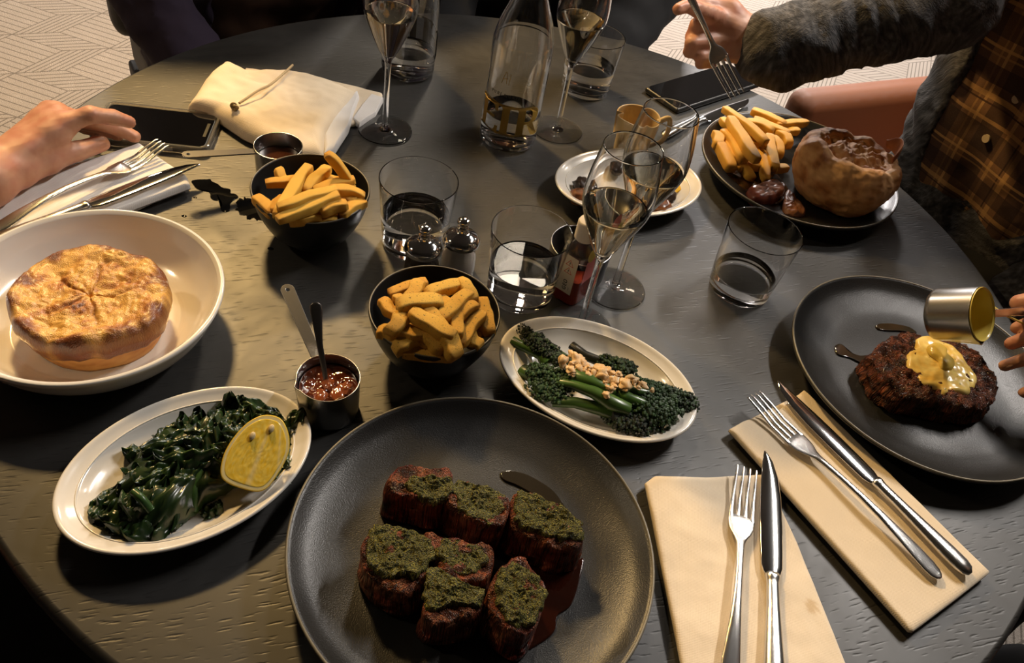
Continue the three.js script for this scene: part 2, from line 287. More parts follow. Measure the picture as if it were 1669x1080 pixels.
// ------------------------------------------------------------ fries
function fryGeo(len, w, bend, sd) {
  const st = []; const n = 9;
  for (let i = 0; i <= n; i++) { const t = i / n, e = Math.sin(Math.PI * clamp(t, 0.02, 0.98)) ** 0.10; const k = w * e * (1 + 0.16 * noise(sd, t * 3, 2)); st.push({ p: V((t - 0.5) * len, bend * len * (0.25 - (t - 0.5) ** 2) * 4, 0.05 * len * noise(sd, t * 2, 9)), w: k, t: k * 0.92 }); }
  const g = loft(st, { n: 16, pow: 5 });
  const tone = rr(0, 1);
  return paint(g, v => { const t = v.x / len + 0.5; const e = smooth(0.36, 0.5, Math.abs(t - 0.5)); const q = clamp(0.5 + 1.5 * fbm(v.x * 70 + sd, v.y * 130, v.z * 130, 3)); let c = mixc([0.90, 0.56, 0.085], [0.78, 0.37, 0.035], clamp(tone * 0.55 + q * 0.35)); c = mixc(c, [0.52, 0.19, 0.02], e * 0.55 * q); return c; });
}
M.fryPepper = std([1, 1, 1], 0.5, { vertexColors: true, bumpMap: grainTex, bumpScale: 0.0004, map: dataTex(256, (u, v) => { const k = noise(u * 70, v * 70, 3) + 0.5 * noise(u * 23, v * 23, 8) > 0.56 ? 0.25 : 1; return [k, k, k]; }, true, 1) });
const FRY = Array.from({ length: 14 }, (_, i) => fryGeo(0.06, 0.0105, rr(-0.02, 0.04), i * 7.7));
function fry(a, b, w, label, group, mat = M.fry) {
  const m = mesh('fry', FRY[Math.floor(rnd() * FRY.length)], mat); tag(m, label, 'fry', group);
  const d = b.clone().sub(a), L = d.length(); d.normalize();
  const side = d.clone().cross(V(0, 1, 0)).normalize(), up = side.clone().cross(d).normalize();
  m.matrix.makeBasis(d, up, side); m.quaternion.setFromRotationMatrix(m.matrix); m.position.copy(a).add(b).multiplyScalar(0.5);
  m.scale.set((L + 0.004) / 0.06, w / 0.0105, w / 0.0105); return m;
}
const Z5 = (x, y, h) => P(380 + x / 2.7, 220 + y / 2.7, h);
const f1 = 'golden fry heaped in the black bowl beside the linen bag', g1 = 'fries in the bowl beside the linen bag';
for (const [x0, y0, h0, x1, y1, h1, w] of [
  [418, 88, .1, 508, 196, .07, .0115], [192, 158, .072, 240, 228, .062, .011], [152, 214, .066, 350, 198, .066, .0115], [328, 145, .078, 190, 350, .074, .0135], [412, 152, .074, 325, 250, .07, .013],
  [512, 205, .07, 362, 244, .072, .011], [104, 282, .064, 172, 348, .062, .0135], [450, 248, .083, 205, 320, .082, .0125], [458, 268, .084, 200, 368, .076, .0125], [430, 246, .078, 565, 268, .07, .012],
  [494, 306, .078, 392, 335, .074, .0125], [572, 300, .066, 476, 350, .066, .0125], [450, 374, .063, 365, 388, .06, .011], [380, 362, .068, 255, 385, .064, .012], [215, 280, .064, 180, 340, .064, .012],
  [526, 196, .07, 425, 222, .066, .011], [562, 258, .068, 505, 296, .068, .011], [450, 345, .066, 375, 352, .068, .011], [520, 240, .062, 400, 190, .06, .012], [230, 345, .056, 330, 300, .058, .012],
  [300, 270, .058, 420, 300, .06, .013], [480, 330, .058, 400, 380, .056, .013], [330, 210, .056, 260, 300, .056, .012], [440, 280, .062, 540, 300, .06, .012]]) fry(Z5(x0, y0, h0), Z5(x1, y1, h1), w, x0 === 418 ? 'fry standing up out of the bowl beside the linen bag' : x0 === 328 ? 'thick long fry running back to front over the heap by the bag' : f1, g1);
const f2 = 'peppered golden fry heaped in the black bowl by the mills', g2 = 'fries in the bowl by the mills';
for (const [x0, y0, h0, x1, y1, h1, w] of [
  [695, 698, .066, 845, 652, .07, .0115], [815, 655, .078, 768, 735, .078, .0135], [855, 706, .08, 1000, 658, .078, .0135], [1002, 642, .08, 1060, 732, .076, .0125], [730, 760, .086, 908, 735, .088, .0165],
  [655, 736, .07, 718, 792, .07, .0125], [1032, 704, .08, 920, 815, .084, .0145], [1092, 732, .07, 1122, 868, .066, .0145], [858, 775, .088, 935, 855, .086, .0125], [788, 785, .088, 962, 888, .084, .0145],
  [752, 796, .08, 696, 876, .074, .0155], [645, 866, .066, 710, 884, .066, .0125], [728, 868, .074, 845, 880, .074, .0145], [1062, 752, .078, 985, 800, .08, .0125], [975, 790, .082, 992, 880, .08, .0135],
  [1082, 786, .074, 1000, 914, .072, .0125], [1036, 896, .068, 1078, 934, .064, .0135], [715, 950, .062, 800, 902, .068, .0145], [922, 878, .08, 990, 968, .072, .0165], [755, 958, .062, 955, 972, .064, .012],
  [850, 880, .074, 920, 950, .07, .0155], [718, 718, .074, 738, 755, .074, .0105], [915, 716, .076, 950, 762, .078, .0105], [700, 905, .062, 752, 925, .062, .0125], [1088, 850, .06, 1060, 900, .06, .012], [800, 905, .066, 870, 925, .066, .014],
  [840, 830, .068, 930, 800, .068, .014], [760, 840, .064, 850, 820, .066, .014], [980, 890, .064, 1040, 860, .064, .013], [900, 940, .06, 1000, 920, .06, .013]]) fry(Z5(x0, y0, h0), Z5(x1, y1, h1), w, x0 === 1036 ? 'small cube shaped fry end in the bowl by the mills' : x0 === 730 ? 'broad peppered fry lying across the top of the heap by the mills' : f2, g2, M.fryPepper);
const ZY = (x, y, h) => P(1130 + x / 4.769, 170 + y / 4.769, h);
const f3 = 'golden fry piled beside the yorkshire pudding', g3 = 'fries beside the yorkshire pudding';
for (const [x0, y0, h0, x1, y1, h1, w] of [
  [250, 42, .05, 565, 290, .052, .0135], [285, 120, .052, 480, 430, .05, .0165], [465, 55, .036, 700, 160, .036, .0145], [660, 158, .036, 880, 145, .03, .0125], [475, 122, .04, 735, 225, .04, .0145],
  [400, 150, .036, 610, 215, .04, .0155], [215, 125, .03, 300, 200, .032, .0125], [182, 235, .034, 205, 330, .036, .0155], [195, 310, .036, 290, 500, .028, .017], [270, 310, .034, 300, 430, .032, .0155], [245, 225, .038, 400, 440, .036, .0185],
  [315, 405, .03, 375, 505, .026, .0125], [380, 470, .028, 452, 575, .022, .0125], [525, 370, .034, 575, 585, .024, .0135], [585, 255, .04, 625, 495, .032, .0155], [615, 265, .036, 675, 400, .032, .0135],
  [650, 225, .034, 745, 320, .034, .0155], [420, 258, .042, 495, 275, .042, .0115], [465, 305, .038, 555, 330, .038, .0135], [430, 462, .026, 505, 492, .026, .0125], [735, 212, .03, 815, 208, .03, .0115], [640, 500, .03, 715, 490, .03, .013],
  [420, 340, .026, 540, 400, .026, .015], [330, 300, .024, 460, 470, .024, .015], [560, 200, .024, 660, 260, .024, .014], [330, 150, .022, 420, 260, .024, .014]]) fry(ZY(x0, y0, h0), ZY(x1, y1, h1), w, x0 === 250 ? 'longest fry sticking out past the plate rim behind the yorkshire pudding' : x0 === 525 ? 'fry with its end dipped in the gravy beside the beef slice' : f3, g3);

// ------------------------------------------------------------ steak chunks with herb crust
const Z8 = (x, y) => [560 + x / 3, 720 + y / 3];
const meatCol = (v, s, side, X, Z) => { const q = fbm(X * 90, v.y * 90, Z * 90, 4), r = fbm(X * 30 + 9, v.y * 40, Z * 30, 3); let c = mixc([0.13, 0.044, 0.021], [0.42, 0.17, 0.085], clamp(0.45 + q * 1.8)); if (side > 0) c = mixc(c, [0.34, 0.06, 0.04], clamp(0.2 + r * 2.4)); return mixc(c, [0.012, 0.008, 0.006], clamp(-0.1 + (-q + r) * 1.6)); };
const meatBump = dataTex(512, (u, v) => { const h = 0.5 + 0.9 * tnoise(u, v, 9, 5); return [h, h, h]; }, false, 22);
const meatTex = dataTex(512, (u, v) => { const q = tnoise(u, v, 5, 5), r = tnoise(u + .3, v + .6, 2.2, 3); const k = clamp(0.86 + q * 1.5); return q + r > 0.42 ? [1, 0.9, 0.82] : [k, k * (0.92 + r * .3), k * (0.9 + r * .3)]; }, true, 26);
const herbTex = dataTex(512, (u, v) => { const q = tnoise(u, v, 8, 5), r = tnoise(u + .5, v + .2, 11, 3); let c = mixc([0.16, 0.165, 0.05], [0.58, 0.56, 0.22], clamp(0.48 + q * 2)); if (r > 0.3) c = [0.72, 0.52, 0.16]; if (r < -0.3) c = [0.09, 0.09, 0.05]; return c; }, true, 24);
M.meat = phys([1, 1, 1], 0.34, { vertexColors: true, map: meatTex, bumpMap: meatBump, bumpScale: 0.003 });
M.herb = phys([1, 1, 1], 0.6, { map: herbTex, bumpMap: meatBump, bumpScale: 0.004 });
const rough3 = (amp, f, sd = 0) => (v, s, side, X, Z) => { const n1 = fbm(X * f + sd, v.y * f, Z * f, 4), n2 = fbm(X * f * 0.35, v.y * f * 0.35 + sd, Z * f * 0.35, 2); if (side === 2) return; v.y += amp * (n1 + n2) * 1.2; if (s > 0.5) { v.x *= 1 + amp * 26 * n2 * s; v.z *= 1 + amp * 26 * n1 * s; } };
const herbCol = (v, s, side, X, Z) => { const q = fbm(X * 420, v.y * 300, Z * 420, 3); let c = mixc([0.028, 0.030, 0.007], [0.17, 0.165, 0.034], clamp(0.5 + q * 2.2)); return q > 0.33 ? [0.36, 0.20, 0.02] : c; };
const CH = [
  ['A', [[285, 95], [400, 115], [520, 135], [528, 225], [445, 300], [330, 270], [200, 225], [215, 160]], .052, [[330, 190], [520, 200], [515, 270], [440, 295], [330, 240]], 'beneath the upper rim'],
  ['B', [[585, 180], [740, 245], [806, 268], [770, 410], [715, 425], [590, 370], [500, 300], [530, 230]], .05, [[560, 205], [690, 235], [770, 270], [720, 400], [620, 370], [540, 290]], ''],
  ['C', [[850, 225], [930, 260], [1060, 320], [1140, 400], [1182, 490], [1100, 520], [960, 480], [820, 410], [815, 290]], .052, [[880, 270], [1000, 300], [1120, 380], [1150, 450], [1060, 470], [940, 430], [850, 370]], ''],
  ['D', [[150, 430], [250, 408], [330, 440], [395, 450], [425, 560], [405, 680], [300, 730], [190, 700], [100, 590], [85, 500]], .05, [[160, 435], [300, 440], [400, 480], [410, 590], [330, 650], [200, 640], [120, 530]], ''],
  ['E', [[390, 435], [480, 450], [610, 490], [735, 520], [722, 640], [640, 680], [520, 660], [440, 570]], .046, [[500, 490], [640, 520], [690, 570], [630, 640], [520, 620], [460, 550]], ''],
  ['F', [[435, 622], [560, 680], [690, 745], [650, 840], [560, 870], [430, 880], [385, 830], [400, 740]], .05, [[440, 630], [560, 690], [680, 740], [640, 800], [540, 790], [420, 810]], ''],
  ['G', [[835, 562], [950, 630], [992, 710], [945, 890], [870, 945], [760, 880], [705, 760], [760, 620]], .054, [[780, 630], [900, 640], [965, 720], [940, 850], [860, 890], [770, 800]], ''],
];
const chLabels = ['herb topped steak chunk with a pink left side, end of the row of three', 'herb topped steak chunk in the middle of the row of three', 'long herb topped steak chunk beside the dark oil streak on the plate', 'broad herb topped steak chunk with a dark crust, nearest the spinach dish', 'small herb topped steak chunk in the middle of the pile', 'steak chunk with herb crust sliding off its bare browned front', 'herb topped steak chunk beside the pool of meat juice'];
CH.forEach(([id, out, hT, crust], i) => {
  const base = 0.0122, o = outPx(out.map(p => Z8(...p)), hT), g = slabGeo(o, hT - base, { seg: 120, rings: 16, sides: 16, round: 0.16, edge: 0.16, taper: 1.06, deform: rough3(0.008, 75, i * 3), color: meatCol });
  const t = thing('steak_chunk', chLabels[i], 'meat', at(g.userData.cx, g.userData.cz, base), 0, 'steak chunks on the plate');
  mesh('meat', g, M.meat, t);
  const cc = crust.reduce((a, b) => [a[0] + b[0] / crust.length, a[1] + b[1] / crust.length], [0, 0]); const c2 = slabGeo(outPx(crust.map(p => Z8(cc[0] + (p[0] - cc[0]) * 1.14, cc[1] + (p[1] - cc[1]) * 1.14)), hT), 0.0052, { seg: 72, rings: 26, sides: 2, round: 0.12, edge: 0.9, deform: (v, s, side, X, Z) => { if (side === 2) return; v.y += 0.0042 * fbm(X * 170, Z * 170, i, 4) + 0.0026 * fbm(X * 500, Z * 500, i, 2) + 0.006 * (fbm(X * 75 + i * 3, 0.04 * 75, Z * 75, 2)); const k = 1 + 0.35 * fbm(X * 130, Z * 130, 3, 3) * s; v.x *= k; v.z *= k; } });
  const m = mesh('herb_crust', c2, M.herb, t); m.position.set(c2.userData.cx - g.userData.cx, hT - base - 0.0014, c2.userData.cz - g.userData.cz);
});
M.juice = phys([0.022, 0.0045, 0.002], 0.06, { clearcoat: 1, clearcoatRoughness: 0.03 });
M.oil = phys([0.022, 0.017, 0.010], 0.14, { clearcoat: 1, clearcoatRoughness: 0.1 });
tag(slabPx('meat_juice', [[880, 560], [1060, 640], [1175, 560], [1165, 640], [1110, 800], [1045, 850], [1035, 920], [950, 990], [850, 1030], [780, 980], [900, 850]].map(p => Z8(...p)), .0138, .0118, M.juice, { seg: 80, rings: 6, round: 0.06, edge: 0.9, sides: 1 }), 'dark red pool of meat juice beside the steak chunks', 'juice');
tag(slabPx('oil_streak', [[765, 150], [800, 136], [880, 150], [960, 190], [1030, 240], [1090, 320], [1120, 370], [1060, 360], [950, 270], [840, 205], [780, 180]].map(p => Z8(...p)), .0136, .0118, M.oil, { seg: 80, rings: 6, round: 0.06, edge: 0.9, sides: 1 }), 'dark oil streak on the plate above the steak chunks', 'oil');

// ------------------------------------------------------------ whole steak with butter sauce
const ZS = (x, y) => [1340 + x / 3.6, 440 + y / 3.6];
{
  const hT = .044, base = .0122;
  const o = outPx([[290, 470], [350, 410], [480, 350], [600, 370], [760, 400], [900, 440], [990, 540], [1045, 640], [1040, 720], [960, 780], [860, 790], [740, 770], [600, 740], [480, 720], [380, 640], [320, 560]].map(p => ZS(...p)), hT);
  const g = slabGeo(o, hT - base, { seg: 170, rings: 44, sides: 16, round: 0.16, edge: 0.3, taper: 1.02, color: (v, s, side, X, Z) => mixc(meatCol(v, s, 0, X, Z), [0.02, 0.006, 0.004], 0.2), deform: (v, s, side, X, Z) => { if (side === 2) return; const q = 0.25 + 0.5 * Math.sin((X * 0.8 - Z) * 260 + 3 * fbm(X * 30, Z * 30)); v.y += 0.009 * fbm(X * 90, v.y * 60, Z * 90, 4) + 0.004 * fbm(X * 260, v.y * 200, Z * 260, 3) + 0.0022 * q * (side ? 0 : 1); const k = 1 + 0.13 * fbm(X * 70, v.y * 90, Z * 70, 4) * s; v.x *= k; v.z *= k; } });
  const m = mesh('grilled_steak', g, phys([1, 1, 1], 0.25, { vertexColors: true, map: meatTex, bumpMap: meatBump, bumpScale: 0.004 })); m.position.set(g.userData.cx, TH + base, g.userData.cz);
  tag(m, 'thick dark grilled steak under a puddle of yellow butter sauce', 'steak');
  const s2 = slabGeo(outPx([[560, 390], [620, 365], [700, 395], [770, 420], [830, 470], [870, 540], [925, 600], [915, 670], [870, 710], [790, 700], [730, 712], [700, 680], [600, 650], [560, 600], [515, 560], [510, 490], [530, 440], [565, 435]].map(p => ZS(...p)), .05), 0.0075, { seg: 96, rings: 20, sides: 2, round: 0.12, edge: 0.85, color: (v, s, side, X, Z) => { const q = fbm(X * 80, Z * 80, 1, 3); const fl = fbm(X * 600, Z * 600, 7, 2); let c = mixc([0.80, 0.62, 0.20], [0.70, 0.42, 0.07], clamp(0.4 + q * 2)); return fl > 0.42 ? [0.14, 0.15, 0.03] : c; }, deform: (v, s, side, X, Z) => { if (side === 2) return; v.y += 0.003 * fbm(X * 60, Z * 60, 4, 3) + 0.0012 * fbm(X * 160, Z * 160, 4, 2) - 0.002 * s; } });
  const sm = mesh('butter_sauce', s2, phys([1, 1, 1], 0.22, { vertexColors: true })); sm.position.set(s2.userData.cx, TH + .042, s2.userData.cz);
  tag(sm, 'pale yellow butter sauce with herb flecks spread over the steak', 'sauce');
  const lump = slabGeo(outPx([[625, 440], [680, 415], [735, 450], [740, 490], [785, 530], [770, 570], [710, 565], [690, 520], [640, 480]].map(p => ZS(...p)), .054), 0.006, { seg: 48, rings: 10, sides: 2, round: 0.5, edge: 0.9 });
  const lm = mesh('sauce_fold', lump, phys([0.62, 0.44, 0.09], 0.2), sm); lm.position.set(lump.userData.cx - s2.userData.cx, 0.0075, lump.userData.cz - s2.userData.cz);
  tag(slabPx('meat_juice', [[75, 440], [110, 430], [150, 470], [220, 500], [290, 500], [330, 560], [300, 590], [240, 550], [160, 510], [90, 490]].map(p => ZS(...p)), .0138, .0118, M.oil, { seg: 64, rings: 5, round: 0.08, edge: 0.9, sides: 1 }), 'dark juice trail running out from the side of the steak', 'juice');
  tag(slabPx('meat_juice', [[315, 320], [370, 310], [450, 318], [520, 335], [560, 365], [460, 355], [360, 350], [325, 340]].map(p => ZS(...p)), .0138, .0118, M.oil, { seg: 64, rings: 5, round: 0.08, edge: 0.9, sides: 1 }), 'dark juice smear on the plate behind the steak', 'juice');
}
// ------------------------------------------------------------ pie
{
  const hT = .052, base = .0078, ZP = (x, y) => [x / 4.153, 380 + y / 4.153];
  const o = outPx([[28, 480], [80, 320], [180, 220], [400, 108], [560, 88], [700, 85], [870, 130], [980, 150], [1100, 235], [1150, 380], [1135, 480], [1050, 600], [880, 700], [520, 770], [270, 735], [100, 640], [50, 560]].map(p => ZP(...p)), hT);
  const g0 = slabGeo(o, hT - base, { seg: 12 }); const { cx, cz } = g0.userData;
  const t = thing('meat_pie', 'round golden brown glazed pie in the wide white bowl', 'pie', at(cx, cz, base));
  const fold = (X, Z) => { const x = X - cx, z = Z - cz, a = Math.atan2(z, x), r = Math.hypot(x, z) / 0.068; const w = fbm(X * 26 + 4, Z * 26, 2, 4); const spokes = 1 - Math.abs(Math.sin(a * 2.5 + 1 + w * 1.6)); return { w, r, rid: Math.abs(fbm(X * 34, Z * 34, 8, 3)), spokes: Math.pow(spokes, 6) * smooth(0.0, 0.12, r) * smooth(0.75, 0.4, r) }; };
  const lid = slabGeo(o, 0.024, { seg: 180, rings: 60, sides: 6, round: 0.1, edge: 0.55, taper: 0.96, deform: (v, s, side, X, Z) => { if (side === 2) return; const q = fold(X, Z); v.y += 0.011 * q.w - 0.012 * Math.max(0, 0.1 - q.rid) + 0.003 * smooth(0.6, 0.9, s) - 0.0028 * q.spokes - 0.005 * smooth(0.07, 0, q.r) + 0.0012 * fbm(X * 190, Z * 190, 3, 3); const k = 1 + 0.05 * fbm(X * 40, Z * 40, 11, 3) * s; v.x *= k; v.z *= k; },
    color: (v, s, side, X, Z) => { const q = fold(X, Z); const fine = fbm(X * 230, Z * 230, 5, 4), mid = fbm(X * 45, Z * 45, 12, 4); let c = mixc([0.84, 0.46, 0.10], [0.48, 0.16, 0.016], clamp(0.32 + mid * 3.2 + fine * 1.0)); c = mixc(c, [0.16, 0.04, 0.008], clamp((0.055 - q.rid) * 9) * 0.6 + clamp(q.spokes) * 0.5); c = mixc(c, [0.17, 0.042, 0.010], smooth(0.80, 0.97, s + mid * 0.4) * 0.9); c = mixc(c, [0.12, 0.035, 0.012], smooth(0.22, 0.42, mid + 0.4 * fine) * 0.8); return c; } });
  const lm = mesh('pastry_lid', lid, phys([1, 1, 1], 0.32, { vertexColors: true, bumpMap: meatBump, bumpScale: 0.0008, clearcoat: 0.3, clearcoatRoughness: 0.28 }), t); lm.position.y = hT - base - 0.024;
  const sideG = slabGeo(o.map(([x, z]) => [cx + (x - cx) * 0.955, cz + (z - cz) * 0.955]), 0.03, { seg: 120, rings: 3, sides: 10, round: 0.03, edge: 0.06, taper: 0.86, color: (v, s, side, X, Z) => mixc([0.70, 0.36, 0.10], [0.50, 0.20, 0.04], clamp(0.5 + 1.8 * fbm(X * 60, v.y * 120, Z * 60, 4))), deform: (v, s, side, X, Z) => { if (side) { const k = 1 + 0.03 * fbm(X * 50, v.y * 60, Z * 50, 3); v.x *= k; v.z *= k; } } });
  mesh('pastry_side', sideG, phys([1, 1, 1], 0.55, { vertexColors: true }), t);
}
// ------------------------------------------------------------ yorkshire pudding, beef, gravy
{
  const hb = .0115; const c = P(1355, 330, hb).add(V(0.006, 0, -0.02)); const R = 0.069;
  const t = thing('yorkshire_pudding', 'tall puffed brown yorkshire pudding on the dark plate', 'pudding', V(c.x, TH + hb, c.z));
  const prof = smoothProfile([[0.0, 0.001], [0.045, 0.001], [0.060, 0.012], [0.0685, 0.034], [0.0675, 0.056], [0.060, 0.070], [0.053, 0.0735], [0.047, 0.0715], [0.043, 0.067], [0.034, 0.066], [0.018, 0.071], [0.0, 0.070]], 150);
  const g = mergeVertices(lathe(prof, 200), 1e-5);
  const lip = a => 0.010 * fbm(Math.cos(a) * 1.6 + 2, Math.sin(a) * 1.6, 3, 3) + 0.006 * Math.cos(a - 2.4);
  warp(g, v => { const a = Math.atan2(v.z, v.x), r = Math.hypot(v.x, v.z); const hh = smooth(0.02, 0.07, v.y); const n = fbm(v.x * 30, v.y * 30, v.z * 30, 4); v.y += (lip(a) * 1.1 + 0.007 * n) * hh * smooth(0.02, 0.05, r); const k = 1 + 0.16 * fbm(Math.cos(a) * 1.2, Math.sin(a) * 1.2, v.y * 14, 3) + 0.05 * n; const m2 = 1 + 0.035 * fbm(v.x * 110, v.y * 150, v.z * 110, 3); v.x *= k * m2; v.z *= k * m2; if (r < 0.043 && v.y > 0.03) v.y += 0.018 * fbm(v.x * 55, v.z * 55, 1, 3); });
  paint(g, v => { const n = fbm(v.x * 40, v.y * 40, v.z * 40, 4), m = fbm(v.x * 140, v.y * 140, v.z * 140, 3); const st = fbm(v.x * 26, v.y * 90, v.z * 26, 3); let k = mixc([0.76, 0.43, 0.18], [0.52, 0.21, 0.06], clamp(0.4 + n * 2.2 + st)); k = mixc(k, [0.20, 0.06, 0.016], clamp(n * 1.8 + m * 1.2 - 0.22)); return k; });
  mesh('batter_shell', g, phys([1, 1, 1], 0.5, { vertexColors: true, bumpMap: grainTex, bumpScale: 0.0005 }), t);
  // curled flap standing over the far rim
  const fl = []; for (let i = 0; i <= 16; i++) { const q = i / 16, a = -0.75 + q * 1.5; fl.push({ p: V(0.046 + 0.014 * Math.cos(a * 1.6) - 0.006, 0.074 + 0.008 * Math.sin(q * Math.PI), -0.012 + 0.026 * Math.sin(a * 1.2)), w: 0.004, t: 0.024 * Math.sin(Math.PI * clamp(q, 0.08, 0.92)) ** 0.5 }); }
  mesh('crisp_flap', paint(loft(fl, { n: 14 }), v => mixc([0.42, 0.15, 0.05], [0.26, 0.08, 0.03], clamp(0.5 + fbm(v.x * 80, v.y * 80, v.z * 80, 3) * 2))), M.vc, t);
  const beef = slabGeo(outPx([[430, 640], [520, 600], [640, 560], [700, 590], [725, 640], [690, 690], [600, 720], [490, 715]].map(([x, y]) => [1130 + x / 4.769, 170 + y / 4.769]), .028), .016, { seg: 60, rings: 10, sides: 5, round: 0.35, edge: 0.5, color: meatCol, deform: rough3(0.0025, 90) });
  const bm = mesh('beef_slice', beef, M.vcGloss); bm.position.set(beef.userData.cx, TH + .012, beef.userData.cz); tag(bm, 'gravy glazed dark beef slice between the fries and yorkshire pudding', 'meat');
  const scrap = slabGeo(outPx([[710, 760], [740, 650], [790, 690], [850, 780], [880, 830], [800, 850], [720, 820]].map(([x, y]) => [1130 + x / 4.769, 170 + y / 4.769]), .022), .010, { seg: 60, rings: 10, sides: 4, round: 0.3, edge: 0.5, color: (v, s, d, X, Z) => mixc([0.30, 0.12, 0.05], [0.12, 0.04, 0.02], clamp(0.5 + 2 * fbm(X * 120, v.y * 99, Z * 120, 3))), deform: rough3(0.004, 120) });
  const sc = mesh('pulled_beef', scrap, M.vc); sc.position.set(scrap.userData.cx, TH + .012, scrap.userData.cz); tag(sc, 'ragged brown scrap of pulled beef under the yorkshire pudding', 'meat');
  M.gravy = phys([0.055, 0.022, 0.009], 0.07, { clearcoat: 1, clearcoatRoughness: 0.03 });
  tag(slabPx('gravy_pool', [[240, 520], [300, 480], [420, 440], [560, 470], [680, 560], [760, 700], [700, 760], [560, 750], [430, 690], [330, 610]].map(([x, y]) => [1130 + x / 4.769, 170 + y / 4.769]), .0155, .0112, M.gravy, { seg: 80, rings: 8, round: 0.08, edge: 0.9, sides: 1, deform: (v, s, sd, X, Z) => { if (sd < 1) v.y += 0.0012 * fbm(X * 60, Z * 60, 2, 2); } }), 'glossy brown gravy pooled under the fries and beef', 'gravy');
}
// ------------------------------------------------------------ spinach and lemon
const ZG = (x, y, h) => P(60 + x / 3.176, 600 + y / 3.176, h);
M.leaf = phys([1, 1, 1], 0.3, { vertexColors: true, side: THREE.DoubleSide, clearcoat: 0.3, clearcoatRoughness: 0.15 });
function leafGeo(L, W, sd, curl) {
  const nu = 28, nv = 20, pos = [], uv = [], idx = [], col = [];
  for (const side of [0, 1]) {
    for (let i = 0; i <= nu; i++) for (let j = 0; j <= nv; j++) {
      const u = i / nu, v = j / nv * 2 - 1; const wid = W * Math.pow(Math.sin(Math.PI * Math.pow(u, 0.85)), 0.5) * (1 + 0.15 * noise(u * 5, sd, j < nv / 2 ? 1 : 4)) + 0.0006;
      const x = (u - 0.5) * L, z = v * wid * 0.8; const y = curl * (Math.abs(v) ** 1.5) * wid * -1.1 + 0.75 * W * fbm(u * 3.5 + sd, v * 2, 3, 4) + 0.14 * W * Math.sin(v * 7 + u * 16 + sd) * (0.3 + Math.abs(v)) + 0.05 * W * Math.abs(v) - (side ? 0.0009 : 0);
      pos.push(x, y, z); uv.push(u, v); const vein = smooth(0.05, 0.0, Math.abs(v)) * 0.8 + smooth(0.06, 0, Math.abs(((u * 6 + Math.abs(v) * 1.8) % 1) - 0.5)) * 0.12; const q = clamp(0.5 + 1.6 * fbm(x * 60 + sd, z * 60, 1, 3));
      col.push(...mixc(mixc([0.005, 0.014, 0.005], [0.024, 0.055, 0.013], q), [0.10, 0.16, 0.04], vein * 0.55));
    }
    const o = side * (nu + 1) * (nv + 1);
    for (let i = 0; i < nu; i++) for (let j = 0; j < nv; j++) { const a = o + i * (nv + 1) + j, b = a + 1, c = a + nv + 1, d = c + 1; side ? idx.push(a, c, b, b, c, d) : idx.push(a, b, c, b, d, c); }
  }
  const g = new THREE.BufferGeometry(); g.setAttribute('position', new THREE.Float32BufferAttribute(pos, 3)); g.setAttribute('uv', new THREE.Float32BufferAttribute(uv, 2)); g.setAttribute('color', new THREE.Float32BufferAttribute(col, 3)); g.setIndex(idx); g.computeVertexNormals(); return g;
}
